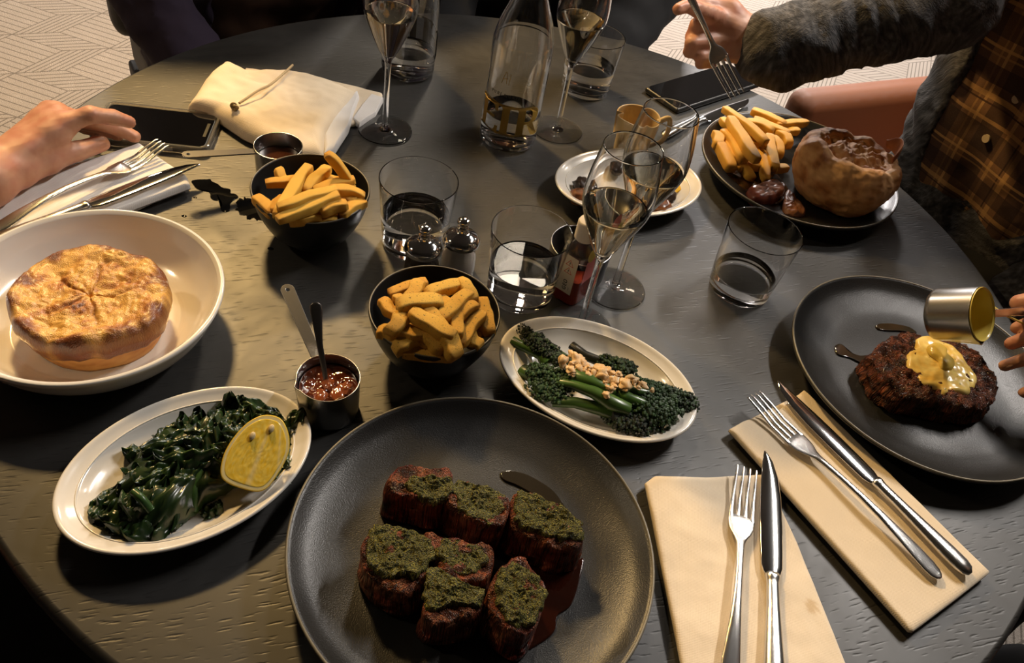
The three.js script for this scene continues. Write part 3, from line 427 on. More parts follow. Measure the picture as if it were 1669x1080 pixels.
{
  const c = ZG(800, 520, .012); const t = thing('wilted_spinach', 'heap of glossy dark green wilted spinach on the white oval dish', 'spinach', c.clone());
  // core mound the leaves lie on
  const core = slabGeo(outPx([[330, 760], [400, 600], [520, 440], [680, 330], [900, 250], [1100, 220], [1230, 260], [1290, 400], [1220, 560], [1000, 600], [850, 690], [700, 800], [520, 860], [380, 850]].map(([x, y]) => [60 + x / 3.176, 600 + y / 3.176]), .02), .022, { seg: 90, rings: 22, sides: 3, round: 0.5, edge: 0.8, deform: (v, s, side, X, Z) => { if (side === 2) return; v.y += 0.016 * fbm(X * 70, Z * 70, 1, 4); const k = 1 + 0.25 * fbm(X * 60, Z * 60, 5, 3) * s; v.x *= k; v.z *= k; if (v.y < 0) v.y = 0; }, color: (v, s, d, X, Z) => mixc([0.005, 0.014, 0.005], [0.03, 0.06, 0.016], clamp(0.4 + 1.8 * fbm(X * 120, v.y * 120, Z * 120, 3))) });
  const cm = mesh('leaf_mound', core, M.leaf, t); cm.position.set(core.userData.cx - c.x, -0.002, core.userData.cz - c.z);
  const L = [ // zoom px, height, turn, length, width, tilt
    [400, 800, .016, 0.2, .034, .013, .1], [480, 860, .016, -0.1, .036, .010, 0], [470, 700, .03, 0.5, .05, .02, .15], [560, 640, .036, 0.9, .046, .02, -.1], [440, 600, .026, 1.0, .045, .014, .3], [560, 480, .028, 0.5, .042, .014, .2],
    [540, 415, .018, 0.15, .034, .011, 0], [700, 380, .036, 0.35, .056, .016, .05], [780, 430, .04, 0.1, .06, .015, -.05], [900, 400, .036, -0.2, .048, .016, .1], [690, 300, .026, 0.7, .036, .014, .3], [800, 280, .03, 1.2, .034, .014, .2],
    [900, 270, .036, 1.0, .036, .016, .1], [1010, 260, .04, 0.7, .038, .017, .2], [1150, 205, .036, -0.35, .042, .016, 0], [1190, 230, .03, -0.5, .036, .013, .2], [1000, 175, .03, 0.3, .03, .010, .3], [995, 130, .036, -1.2, .028, .009, .9],
    [1320, 270, .026, 0.9, .034, .011, .3], [1290, 440, .022, -1.3, .036, .010, .1], [1250, 540, .018, 1.2, .03, .011, .1], [700, 560, .03, 1.1, .04, .016, .0], [740, 660, .024, 1.1, .046, .014, .1], [670, 760, .02, 0.9, .042, .014, .1], [960, 480, .03, 0.4, .04, .016, .1],
    [900, 560, .022, 0.8, .034, .012, 0], [900, 720, .012, 0.5, .022, .010, 0.2], [590, 780, .024, 0.6, .05, .018, 0], [360, 690, .022, 1.0, .036, .013, .2], [620, 540, .036, 0.6, .04, .016, .1], [1060, 320, .042, 0.2, .036, .016, .1], [850, 340, .042, 0.5, .034, .014, .2]];
  L.forEach(([x, y, h, a, l, w, tl], i) => { const p = ZG(x, y, h); const m = mesh('leaf', leafGeo(l * 0.86, w * 0.98, i * 3.3, 0.3 + 0.6 * rnd()), M.leaf, t); m.position.copy(p).sub(c); m.rotation.set(rr(-.3, .3), a + 0.2, tl, 'YXZ'); });
  for (const [a, b] of [[[870, 500, .03], [790, 730, .013]], [[830, 560, .026], [810, 740, .013]], [[500, 640, .04], [590, 735, .032]]]) { const p0 = ZG(...a).sub(c), p1 = ZG(...b).sub(c); const m = p0.clone().lerp(p1, 0.5).add(V(0, .004, 0)); mesh('stalk', tube([p0, m, p1], 0.0034, 14, 8), std([0.03, 0.075, 0.02], 0.3), t); }
}
{ // lemon wedge: domed peel behind a cut face turned to the viewer
  const c = ZG(1140, 440, .045); const t = thing('lemon_wedge', 'yellow lemon wedge with two pips resting on the wilted spinach', 'lemon', c.clone());
  const grp = new THREE.Object3D(); const out = [[-.022, -.030], [-.004, -.034], [.014, -.031], [.022, -.012], [.024, .008], [.019, .022], [.008, .033], [-.006, .032], [-.017, .022], [-.025, .003], [-.027, -.014]].map(([x, z]) => [x * 0.92, -z * 0.92]);
  const pith = slabGeo(out, 0.018, { seg: 80, rings: 12, sides: 6, round: 0.03, edge: 0.05, taper: 0.35, color: (v, s, side) => side ? [0.80, 0.53, 0.02] : mixc([0.80, 0.70, 0.38], [0.80, 0.55, 0.05], smooth(0.94, 1, s)) });
  const flesh = slabGeo(out.map(([x, z]) => [x * 0.89, z * 0.89]), 0.0007, { seg: 80, rings: 24, sides: 1, round: 0.04, edge: 0.6, color: (v, s, d, X, Z) => { const a = Math.atan2(X - 0.002, Z + 0.05); const mem = smooth(0.05, 0.0, Math.abs(a + 0.02)) + smooth(0.03, 0, Math.abs(a - 0.28)); const q = clamp(0.5 + fbm(X * 900, Z * 180, 2, 3) * 1.6); return mixc(mixc([0.88, 0.55, 0.03], [0.92, 0.70, 0.14], q), [0.85, 0.72, 0.36], clamp(mem) * 0.6); }, deform: (v, s, d, X, Z) => { if (!d) v.y += 0.0006 * fbm(X * 700, Z * 160, 1, 2); } });
  const pm = mesh('peel', pith, phys([1, 1, 1], 0.4, { vertexColors: true }), t), fm = mesh('flesh', flesh, phys([1, 1, 1], 0.12, { vertexColors: true, clearcoat: 0.6 }), t);
  const nrm = camera.position.clone().sub(c).normalize().add(V(0.1, 0.25, 0)).normalize(); const upv = V(0.25, 1, -0.4); const zx = upv.clone().cross(nrm).normalize(); const zz = zx.clone().cross(nrm).normalize();
  const q = new THREE.Quaternion().setFromRotationMatrix(new THREE.Matrix4().makeBasis(zx, nrm, zz)); pm.quaternion.copy(q); fm.quaternion.copy(q); pm.position.copy(nrm).multiplyScalar(-0.018); fm.position.copy(nrm).multiplyScalar(-0.0004);
  for (const [x, z] of [[0.004, -0.022], [-0.008, -0.012]]) { const s = mesh('pip', new THREE.SphereGeometry(0.003, 16, 10).scale(0.8, 0.6, 1.2), std([0.62, 0.50, 0.28], 0.4), t); s.quaternion.copy(q); s.position.copy(V(x, 0.0012, z).applyQuaternion(q)); }
}
// ------------------------------------------------------------ tenderstem broccoli and nuts
const ZB = (x, y, h) => P(780 + x / 4.17, 490 + y / 4.17, h);
const ico = new THREE.IcosahedronGeometry(1, 0); ico.deleteAttribute('uv');
function floret(p, dir, size, n, dark) {
  size *= 1.16; n *= 4; const gs = []; for (let i = 0; i < n; i++) { const g = ico.clone(); const core = i < 7; const r = core ? size * 0.36 : size * rr(0.05, 0.11); g.scale(r, r * rr(0.7, 1.1), r); const a = rnd() * 6.28, u = rr(-1, 1), q = Math.sqrt(1 - u * u), k = core ? size * 0.22 : size * (0.55 + 0.45 * rnd() ** 0.5) * 0.62; const o = V(q * Math.cos(a), Math.abs(u) * 0.75, q * Math.sin(a)).multiplyScalar(k); o.addScaledVector(dir, rr(-0.55, 0.75) * size); g.translate(p.x + o.x, p.y + o.y - size * 0.12, p.z + o.z);
    const ch = clamp(dark + rr(-0.35, 0.35)); const c = mixc([0.040, 0.095, 0.022], [0.010, 0.013, 0.007], ch); paint(g, () => c); gs.push(g); }
  return mergeGeometries(gs);
}
function broccoli(stem, heads, label) {
  const t = thing('broccoli_stem', label, 'broccoli', stem[0].p.clone().setY(TH + 0.008), 0, 'broccoli on the cream oval dish'); const off = t.position;
  const g = loft(stem.map(s => ({ p: s.p.clone().sub(off), w: s.w * 1.3, t: s.w * 1.1 })), { n: 12 }); g.deleteAttribute('uv');
  const char = stem[0].char ?? 0.3; warp(g, v => { const n = fbm(v.x * 160, v.y * 160, v.z * 160, 3); v.y += 0.0016 * n; v.z += 0.0012 * n; });
  paint(g, v => { const q = fbm(v.x * 110 + off.x * 99, v.y * 110, v.z * 110, 3); return mixc(mixc([0.075, 0.155, 0.028], [0.035, 0.085, 0.018], clamp(0.5 + q)), [0.010, 0.010, 0.006], clamp((q + char - 0.25) * 3)); });
  const sm = mesh('stem', g, M.vcGloss, t);
  for (const [p, d, s, n, dk] of heads) mesh('floret', floret(p.clone().sub(off), d, s, n, dk), M.vc, sm);
}
const S = (x, y, h, w, char) => ({ p: ZB(x, y, h), w, char }); const dirB = (a, b) => ZB(...b).sub(ZB(...a)).normalize();
const A1 = dirB([300, 190, .02], [560, 400, .02]), A2 = dirB([420, 560, .02], [1000, 740, .02]);
broccoli([S(360, 240, .028, .005, .5), S(480, 320, .026, .007), S(600, 400, .024, .008), S(760, 520, .022, .008)], [[ZB(330, 215, .026), A1, .011, 45, .95], [ZB(420, 290, .028), A1, .016, 80, .8], [ZB(500, 360, .027), A1, .014, 60, .75]], 'broccoli stem with a long blackened tip at the top of the dish');
broccoli([S(228, 270, .022, .0085, .2), S(320, 320, .022, .0075), S(420, 370, .022, .008), S(470, 430, .022, .012)], [], 'bare green broccoli stalk end poking out at the side of the dish');
broccoli([S(632, 300, .024, .0075, .75), S(720, 370, .024, .0085), S(820, 410, .024, .0085), S(900, 430, .024, .008)], [[ZB(930, 440, .026), A2, .017, 90, .6], [ZB(970, 430, .026), A2, .012, 50, .8]], 'broccoli stem with a charred stalk behind the chopped nuts');
broccoli([S(480, 540, .028, .007, .25), S(640, 570, .034, .008), S(780, 620, .036, .010), S(900, 690, .034, .013), S(1020, 745, .03, .012)], [[ZB(470, 510, .028), A2, .019, 110, .35], [ZB(460, 610, .026), A2, .017, 90, .4], [ZB(560, 560, .03), A2, .012, 50, .4]], 'thick bright green broccoli stem with its head toward the fries bowl');
broccoli([S(500, 690, .022, .007, .35), S(650, 690, .026, .009), S(820, 730, .026, .011), S(960, 790, .024, .011)], [[ZB(1010, 820, .024), A2, .018, 100, .95], [ZB(930, 800, .022), A2, .013, 50, .9]], 'broccoli stem with a black charred head along the lower rim');
broccoli([S(900, 620, .032, .008, .15), S(1000, 650, .034, .009), S(1120, 700, .032, .0085)], [[ZB(1160, 740, .028), A2, .02, 120, .35], [ZB(1210, 700, .028), A2, .019, 110, .4], [ZB(1120, 810, .022), A2, .017, 90, .5], [ZB(1240, 640, .026), A2, .016, 80, .4]], 'broccoli stem with a broad dark green head at the lower end');
broccoli([S(650, 500, .036, .011, .1), S(760, 545, .038, .011), S(860, 590, .036, .010), S(960, 640, .032, .009)], [], 'green broccoli stalk directly under the chopped nuts');
broccoli([S(930, 590, .03, .008, .2), S(1060, 610, .03, .008), S(1180, 640, .028, .008)], [[ZB(1330, 660, .024), A2, .018, 110, .65], [ZB(1180, 600, .028), A2, .015, 80, .3], [ZB(1090, 560, .028), A2, .013, 70, .25], [ZB(1270, 620, .026), A2, .015, 80, .5]], 'broccoli stem whose dark head reaches the far end of the dish');
broccoli([S(295, 470, .018, .012, .45), S(370, 520, .02, .010), S(440, 590, .022, .009), S(560, 640, .022, .008)], [], 'broccoli stalk with a browned cut end at the left rim');
{ // chopped nuts
  const kinds = Array.from({ length: 5 }, (_, i) => { const g = mergeVertices(new THREE.IcosahedronGeometry(1, 3).deleteAttribute('normal').deleteAttribute('uv')); warp(g, v => { const n = fbm(v.x * 0.9 + i * 5, v.y * 0.9, v.z * 0.9, 3); v.multiplyScalar(1 + n * 1.7); v.y *= 0.6; v.x *= 1.25; }); return paint(g, v => mixc([0.62, 0.36, 0.14], [0.72, 0.53, 0.30], clamp(0.5 + 2 * fbm(v.x * 2 + i, v.y * 2, v.z * 2, 3)))); });
  const spots = [[575, 415, 9], [640, 370, 7], [680, 405, 11], [630, 425, 6], [620, 465, 9], [680, 455, 8], [720, 430, 7], [745, 460, 8], [735, 500, 7], [820, 460, 12], [780, 480, 8], [830, 520, 12], [880, 475, 7], [905, 490, 6], [900, 540, 7], [915, 570, 6], [950, 500, 7], [990, 560, 12], [1045, 525, 9], [1060, 550, 6], [1110, 565, 8], [870, 640, 7], [880, 590, 6], [905, 605, 6], [930, 555, 6], [1080, 590, 5], [760, 520, 5], [1000, 600, 5], [720, 480, 6], [855, 560, 6], [640, 500, 5], [1180, 605, 4]];
  for (const [x, y, r] of spots) { const m = mesh('chopped_nut', kinds[Math.floor(rnd() * 5)], M.vc); m.position.copy(ZB(x, y, .041)); m.scale.setScalar(r * 0.00052); m.rotation.set(rr(-.5, .5), rr(0, 6), rr(-.5, .5)); tag(m, 'toasted chopped nut scattered over the broccoli', 'nut', 'nuts on the broccoli'); }
}
// leftovers on the far oval dish
{
  const ZL = (x, y, h) => P(880 + x / 4.91, 150 + y / 4.91, h);
  const lump = (x, y, h, r, col, name, label, cat, sd) => { const g = mergeVertices(new THREE.IcosahedronGeometry(1, 4).deleteAttribute('normal').deleteAttribute('uv')); warp(g, v => { v.multiplyScalar(1 + 0.55 * fbm(v.x * 1.6 + sd, v.y * 1.6, v.z * 1.6, 4)); v.y *= 0.7; }); paint(g, v => mixc(col[0], col[1], clamp(0.5 + 2 * fbm(v.x * 2.5 + sd, v.y * 2.5, v.z * 2.5, 3)))); const m = mesh(name, g, M.vcGloss); m.position.copy(ZL(x, y, h)); m.scale.setScalar(r); return tag(m, label, cat); };
  const br = [[0.28, 0.10, 0.03], [0.06, 0.022, 0.010]], dk = [[0.05, 0.03, 0.02], [0.015, 0.010, 0.008]];
  lump(955, 900, .018, .0155, br, 'glazed_mushroom', 'brown glazed mushroom with a dark cap, near the yellow crumbs', 'mushroom', 1);
  lump(1020, 830, .026, .012, dk, 'mushroom_cap', 'blackened mushroom cap on the brown glazed mushroom', 'mushroom', 2);
  lump(330, 840, .018, .014, br, 'glazed_mushroom', 'brown glazed mushroom beside pale green shoots on the far dish', 'mushroom', 3);
  lump(340, 740, .02, .012, dk, 'mushroom_cap', 'dark ragged mushroom cap near the left rim of the far dish', 'mushroom', 4);
  lump(600, 600, .018, .012, dk, 'mushroom_cap', 'dark ragged mushroom piece at the back of the far dish', 'mushroom', 5);
  tag(slabPx('yolk_smear', [[1020, 780], [1060, 750], [1110, 745], [1180, 720], [1200, 735], [1110, 790], [1070, 810]].map(([x, y]) => [880 + x / 4.91, 150 + y / 4.91]), .0135, .011, phys([0.72, 0.42, 0.02], 0.2), { seg: 40, rings: 4, sides: 1, round: 0.1, edge: .9 }), 'bright yellow sauce smear on the far oval dish', 'sauce');
  for (const [a, b] of [[[240, 860], [330, 770]], [[260, 890], [340, 800]], [[300, 900], [270, 800]]]) { const p = ZL(...a, .013), q = ZL(...b, .02); tag(mesh('green_shoot', tube([p, p.clone().lerp(q, .5).add(V(0, .004, 0)), q], .0012, 12, 6), std([0.34, 0.38, 0.16], 0.4)), 'pale green shoot beside the mushroom on the far dish', 'garnish', 'green shoots on the far dish'); }
}
// ------------------------------------------------------------ glasses
function tumbler(label, x, z, level) {
  const t = thing('water_tumbler', label, 'glass', at(x, z, 0.0006), 0, 'water tumblers');
  mesh('glass', lathe([[0, 0], [0.031, 0], [0.035, 0.001], [0.0365, 0.004], [0.0385, 0.03], [0.0408, 0.06], [0.0430, 0.0875], [0.0427, 0.0884], [0.0421, 0.0884], [0.0418, 0.0875], [0.0395, 0.06], [0.0372, 0.03], [0.0352, 0.013], [0.032, 0.0095], [0.026, 0.0085], [0, 0.008]], 96), M.glass, t);
  const rAt = h => 0.0352 + (h - 0.013) * 0.097 + 0.0003;
  mesh('water', lathe([[0, 0.0078], [0.026, 0.0083], [0.0323, 0.0093], [0.0355, 0.013], [rAt(level * 0.6), level * 0.6], [rAt(level), level + 0.0008], [rAt(level) - 0.0015, level], [0, level]], 96), M.water, t);
}
tumbler('water tumbler beside the fries bowl and behind the mills', -0.1324, -0.7122, .042);
tumbler('water tumbler next to the small red sauce bottle', -0.0018, -0.667, .042);
tumbler('nearly empty water tumbler standing alone beside the yorkshire plate', 0.2518, -0.7585, .024);
tumbler('water tumbler behind the far champagne flute', 0.0288 * 1.0, -1.1547, .040);
function flute(label, x, z, level = .163) {
  const t = thing('champagne_flute', label, 'glass', at(x, z, 0.0006), 0, 'champagne flutes');
  const outer = smoothProfile([[0.0045, 0.008], [0.0038, 0.02], [0.0036, 0.05], [0.0036, 0.085], [0.0048, 0.1], [0.0085, 0.108], [0.015, 0.12], [0.0245, 0.142], [0.0318, 0.162], [0.0335, 0.176], [0.0322, 0.195], [0.0292, 0.215], [0.0272, 0.228]], 80);
  const inner = smoothProfile([[0.0264, 0.228], [0.0284, 0.215], [0.0313, 0.195], [0.0326, 0.176], [0.0309, 0.162], [0.0236, 0.142], [0.014, 0.121], [0.007, 0.1105], [0.003, 0.108], [0, 0.1075]], 60);
  mesh('foot', lathe([[0, 0], [0.034, 0], [0.036, 0.0006], [0.0364, 0.0012], [0.036, 0.0018], [0.026, 0.0026], [0.013, 0.0044], [0.008, 0.0062], [0.005, 0.0085], [0, 0.0085]], 96), M.glass, t);
  mesh('bowl_and_stem', lathe([[0, 0.0075], ...outer, [0.0268, 0.2286], ...inner], 96), M.glass, t);
  const w = inner.filter(p => p[1] < level - 0.001).reverse().map(([r, y]) => [r > 0.001 ? r + 0.0003 : r, y]); const rl = w[w.length - 1][0] + 0.0007;
  mesh('champagne', lathe([...w, [rl, level + 0.0006], [rl - 0.0014, level], [0, level]], 96), M.wine, t);
}
flute('champagne flute next to the linen bag, in front of the far water bottle', -0.2240, -0.9262);
flute('champagne flute right behind the gold lettered water bottle', 0.0009, -1.0209);
flute('champagne flute with its foot against the broccoli dish', 0.0700, -0.6310);
flute('champagne flute standing between the red sauce bottle and the far oval dish', 0.1034, -0.7090);
// water bottles with gold lettering
const serif = await new FontLoader().loadAsync('fonts/droid/droid_serif_bold.typeface.json');
const sans = await new FontLoader().loadAsync('fonts/droid/droid_sans_regular.typeface.json');
function wrapText(str, font, size, R, y, mid, spacing = 1) {
  const gs = []; let w = 0; const parts = [...str].map(ch => { const g = new TextGeometry(ch, { font, size, depth: 0.0003, curveSegments: 8, bevelEnabled: false }); g.computeBoundingBox(); return g; });
  const adv = [...str].map(ch => font.data.glyphs[ch].ha * size / font.data.resolution * spacing); const tot = adv.reduce((a, b) => a + b, 0); let x0 = -tot / 2;
  parts.forEach((g, i) => { const p = g.attributes.position; for (let k = 0; k < p.count; k++) { const a = mid + (x0 + p.getX(k)) / R, r = R + 0.0007 + p.getZ(k); p.setXYZ(k, Math.sin(a) * r, y + p.getY(k), Math.cos(a) * r); } g.computeVertexNormals(); gs.push(g); x0 += adv[i]; });
  return gs;
}
function bottle(label, x, z, turn, level, ink) {
  const t = thing('water_bottle', label, 'bottle', at(x, z, 0.0006), turn, 'glass water bottles');
  const prof = smoothProfile([[0.0365, 0.003], [0.0385, 0.008], [0.0388, 0.03], [0.0388, 0.13], [0.0375, 0.15], [0.033, 0.168], [0.0255, 0.188], [0.0198, 0.205], [0.0175, 0.222], [0.0168, 0.24]], 70);
  const gl = mesh('glass', lathe([[0, 0.003], [0.026, 0.001], [0.033, 0], ...prof, [0.0182, 0.241], [0.0182, 0.249], [0.0168, 0.25], [0.0145, 0.25], [0.0143, 0.24], ...smoothProfile([[0.0148, 0.222], [0.0172, 0.205], [0.023, 0.188], [0.0305, 0.168], [0.035, 0.15], [0.0363, 0.13], [0.0363, 0.03], [0.036, 0.012], [0.033, 0.0075]], 60), [0.02, 0.0075], [0, 0.009]], 96), M.glass, t);
  mesh('water', lathe([[0, 0.0088], [0.02, 0.0073], [0.0333, 0.0073], [0.0363, 0.012], [0.0366, 0.03], [0.0366, level + 0.0006], [0.0352, level], [0, level]], 96), M.water, t);
  const big = wrapText('EIR', serif, 0.044, 0.0388, 0.028, 0, 0.86); 'EIR'.split('').forEach((c, i) => mesh('gold_letter', big[i], ink, gl));
  mesh('small_print', mergeGeometries(wrapText('PURE NORW', sans, 0.0042, 0.0388, 0.083, -0.12, 1.25)), std([0.05, 0.045, 0.03], 0.5), gl);
  mesh('registered_mark', new THREE.TorusGeometry(0.0022, 0.0002, 6, 24).translate(0.022, 0.105, 0.0332), std([0.7, 0.7, 0.66], 0.4), gl);
  mesh('script_logo', mergeGeometries([[[-.012, .1], [-.007, .117], [-.005, .101]], [[-.011, .106], [-.004, .108]], [[-.002, .1], [-.001, .115]]].map(l => new THREE.TubeGeometry(new THREE.CatmullRomCurve3(l.map(([a, b]) => V(Math.sin(a / .0388) * .0393, b, Math.cos(a / .0388) * .0393))), 16, 0.0004, 5))), M.gold, gl);
  mesh('neck_band', lathe([[0.0195, 0.207], [0.0202, 0.208], [0.0185, 0.222], [0.0178, 0.223]], 64), std([0.24, 0.23, 0.21], 0.35, { side: THREE.DoubleSide }), t);
}
bottle('glass water bottle with large gold letters facing the near side of the table', -0.0637, -0.970, -0.12, .046, M.gold);
bottle('glass water bottle behind the flute, its lettering turned away', -0.2345, -1.0937, Math.PI - 0.45, .036, std([0.07, 0.06, 0.045], 0.4));

// mills
function mill(label, x, z, inside) {
  const t = thing('pepper_mill', label, 'mill', at(x, z, 0.0006), 0, 'salt and pepper mills');
  mesh('body', lathe(smoothProfile([[0, 0], [0.017, 0], [0.0188, 0.002], [0.0188, 0.02], [0.0175, 0.028], [0.0135, 0.034], [0.0135, 0.038], [0.016, 0.042], [0, 0.042]], 60), 64), phys([1, 1, 1], 0.02, { transmission: 1, thickness: 0.02, ior: 1.49 }), t);
  mesh('filling', lathe([[0, 0.003], [0.0125, 0.003], [0.0125, 0.026], [0.0105, 0.034], [0.0105, 0.0415], [0, 0.0415]], 40), inside, t);
  const cap = mesh('cap', lathe(smoothProfile([[0, 0.0415], [0.018, 0.0415], [0.0202, 0.0435], [0.0204, 0.046], [0.0192, 0.0485], [0.0165, 0.0515], [0.011, 0.0545], [0.0068, 0.0565], [0.0052, 0.059], [0.0046, 0.061]], 60), 72), M.chrome, t);
  mesh('knob', lathe(smoothProfile([[0.0046, 0.0605], [0.006, 0.0615], [0.0062, 0.063], [0.0048, 0.0645], [0.0048, 0.0655], [0.0066, 0.0672], [0.0072, 0.0695], [0.0062, 0.0722], [0.0035, 0.0738], [0, 0.0742]], 50), 48), M.chrome, cap);
}
{ const a = P(690, 403, .046), b = P(752, 390, .046); mill('pepper mill with chrome cap and dark peppercorns, next to the salt mill', a.x, a.z, std([0.03, 0.02, 0.014], 0.7)); mill('salt mill with chrome cap and white salt, next to the pepper mill', b.x, b.z, std([0.62, 0.57, 0.52], 0.8)); }

// red sauce bottle and black pot
{
  const p = P(926, 482, 0), t = thing('sauce_bottle', 'small clear bottle of red sauce with ribbed white cap and printed label', 'bottle', V(p.x, TH + 0.0006, p.z), 1.05);
  const rsq = (w, y0, y1, r) => { const g = new RoundedBoxGeometry(w, y1 - y0, w, 4, r); g.translate(0, (y0 + y1) / 2, 0); return g; };
  const gb = new THREE.ExtrudeGeometry(new THREE.Shape(resample([[-.0125, -.0125], [.0125, -.0125], [.0125, .0125], [-.0125, .0125]].map(([a, b]) => [a, b]), 32, true).map(([a, b]) => new THREE.Vector2(a, b))), { depth: 0.001, bevelEnabled: false });
  const prof = [[0, 0], [0.0145, 0], [0.016, 0.0015], [0.0162, 0.066], [0.015, 0.073], [0.0105, 0.081], [0.009, 0.083], [0.009, 0.088]];
  const squareish = (g, k) => warp(mergeVertices(g, 1e-5), v => { const a = Math.atan2(v.z, v.x), m = 1 / Math.pow(Math.abs(Math.cos(a)) ** 5 + Math.abs(Math.sin(a)) ** 5, 1 / 5); const q = 1 + (m - 1) * k * smooth(0.083, 0.07, v.y); v.x *= q; v.z *= q; });
  mesh('glass', squareish(lathe([...prof, [0.0075, 0.088], [0.0075, 0.082], [0.0135, 0.072], [0.0147, 0.066], [0.0146, 0.003], [0.013, 0.002], [0, 0.002]], 80), 0.8), M.glass, t);
  mesh('red_sauce', squareish(lathe([[0, 0.0019], [0.013, 0.0019], [0.0148, 0.0029], [0.0149, 0.034], [0.0135, 0.0335], [0, 0.0335]], 80), 0.8), phys([0.50, 0.065, 0.028], 0.08, { transmission: 0.35, thickness: 0.03, ior: 1.35 }), t);
  const ridges = [[0, 0.088]]; for (let i = 0; i <= 16; i++) ridges.push([0.0102 + (i % 2 ? 0.0007 : 0), 0.083 + i * 0.0014]); ridges.push([0.0095, 0.107], [0, 0.1075]);
  mesh('cap', lathe(ridges, 48), std([0.72, 0.66, 0.60], 0.5), t);
  const c = document.createElement('canvas'); c.width = 256; c.height = 640; const x = c.getContext('2d'); x.fillStyle = '#cfc6b8'; x.fillRect(0, 0, 256, 640);
  x.strokeStyle = '#b8442e'; x.lineWidth = 9; for (const y of [70, 200]) { x.beginPath(); x.moveTo(128, y); x.lineTo(190, y + 95); x.lineTo(66, y + 95); x.closePath(); x.stroke(); x.fillStyle = '#222'; x.fillRect(122, y + 34, 13, 34); x.fillRect(122, y + 74, 13, 11); }
  x.save(); x.translate(150, 620); x.rotate(-Math.PI / 2); x.fillStyle = '#3b3a38'; x.font = 'bold 92px sans-serif'; x.fillText('GEO', 20, 10); x.font = '30px sans-serif'; x.fillText('HOT', 40, 60); x.restore();
  const tx = new THREE.CanvasTexture(c); tx.colorSpace = THREE.SRGBColorSpace;
  const lb = mesh('paper_label', new THREE.PlaneGeometry(0.019, 0.05), std([1, 1, 1], 0.7, { map: tx, side: THREE.DoubleSide }), t); lb.position.set(-0.01665, 0.042, 0); lb.rotation.y = -Math.PI / 2;
  const pk = mesh('pink_label', new THREE.PlaneGeometry(0.022, 0.03), std([0.55, 0.13, 0.12], 0.6, { side: THREE.DoubleSide }), t); pk.position.set(0, 0.05, 0.01665);
  const st = mesh('yellow_sticker', new THREE.CircleGeometry(0.0075, 32), std([0.55, 0.42, 0.04], 0.5, { side: THREE.DoubleSide }), t); st.position.set(-0.0055, 0.0725, 0.0172); st.rotation.x = -0.12;
  const q = P(948, 402, .04); const b = thing('black_sauce_pot', 'small black pot behind the red sauce bottle', 'pot', V(q.x, TH + 0.0006, q.z));
  mesh('body', lathe([[0, 0], [0.030, 0], [0.0335, 0.003], [0.0345, 0.04], [0.0352, 0.0412], [0.0345, 0.042], [0.0335, 0.0412], [0.032, 0.006], [0, 0.005]], 72), M.blackBowl, b);
  mesh('rim', new THREE.TorusGeometry(0.0345, 0.0007, 8, 72).rotateX(Math.PI / 2).translate(0, 0.0418, 0), M.steel, b);
}
// milk jug
{
  const t = thing('milk_jug', 'small ochre ceramic jug with a pinched lip behind the flutes', 'jug', at(0.104, -0.998, 0.0006));
  const g = mergeVertices(lathe(smoothProfile([[0, 0.002], [0.02, 0], [0.0235, 0.003], [0.0262, 0.02], [0.0285, 0.045], [0.0298, 0.060], [0.0288, 0.0615], [0.0272, 0.060], [0.0262, 0.045], [0.024, 0.02], [0.02, 0.006], [0, 0.005]], 70), 96), 1e-5);
  warp(g, v => { const a = Math.atan2(v.z, v.x), h = smooth(0.025, 0.06, v.y); const d = Math.cos(a - 2.2); const sp = Math.max(0, d) ** 8; const pinch = Math.exp(-((a - 1.25) ** 2) / 0.06) + Math.exp(-((a - 3.1) ** 2) / 0.06); const k = 1 + h * (0.22 * sp - 0.28 * pinch); v.x *= k; v.z *= k; v.y += h * 0.005 * sp; });
  mesh('body', g, phys([0.58, 0.42, 0.20], 0.35, { clearcoat: 0.3 }), t);
  mesh('handle', tube([V(0.027, 0.056, -0.004), V(0.041, 0.063, -0.006), V(0.046, 0.048, -0.006), V(0.04, 0.028, -0.004), V(0.026, 0.02, -0.002)], 0.0038, 30, 10), phys([0.58, 0.42, 0.20], 0.35), t);
}
// small steel sauce pans
const panBody = lathe([[0, 0], [0.0245, 0], [0.0262, 0.0015], [0.0272, 0.006], [0.0276, 0.0445], [0.0281, 0.0452], [0.0276, 0.0458], [0.0268, 0.0452], [0.0264, 0.006], [0.025, 0.0025], [0, 0.002]], 72);
function spouted(g, a0) { return warp(mergeVertices(g.clone(), 1e-6), v => { const a = Math.atan2(v.z, v.x); let d = a - a0; d = Math.atan2(Math.sin(d), Math.cos(d)); const h = smooth(0.032, 0.046, v.y); const k = 1 + 0.11 * Math.exp(-d * d / 0.02) * h; v.x *= k; v.z *= k; }); }
function handleGeo(up0, L, lift) { // strap handle along -x with a hanging hole
  const s = new THREE.Shape(); s.moveTo(0, -0.0045); s.lineTo(L - 0.006, -0.0062); s.absarc(L - 0.006, 0, 0.0062, -Math.PI / 2, Math.PI / 2, false); s.lineTo(0, 0.0045); s.closePath(); const h = new THREE.Path(); h.absarc(L - 0.006, 0, 0.0022, 0, Math.PI * 2, true); s.holes.push(h);
  const g = new THREE.ExtrudeGeometry(s, { depth: 0.0012, bevelEnabled: true, bevelSize: 0.0003, bevelThickness: 0.0003, bevelSegments: 2, curveSegments: 20 }); g.rotateX(-Math.PI / 2); g.rotateZ(lift); g.translate(0.0268, up0, 0); return g;
}
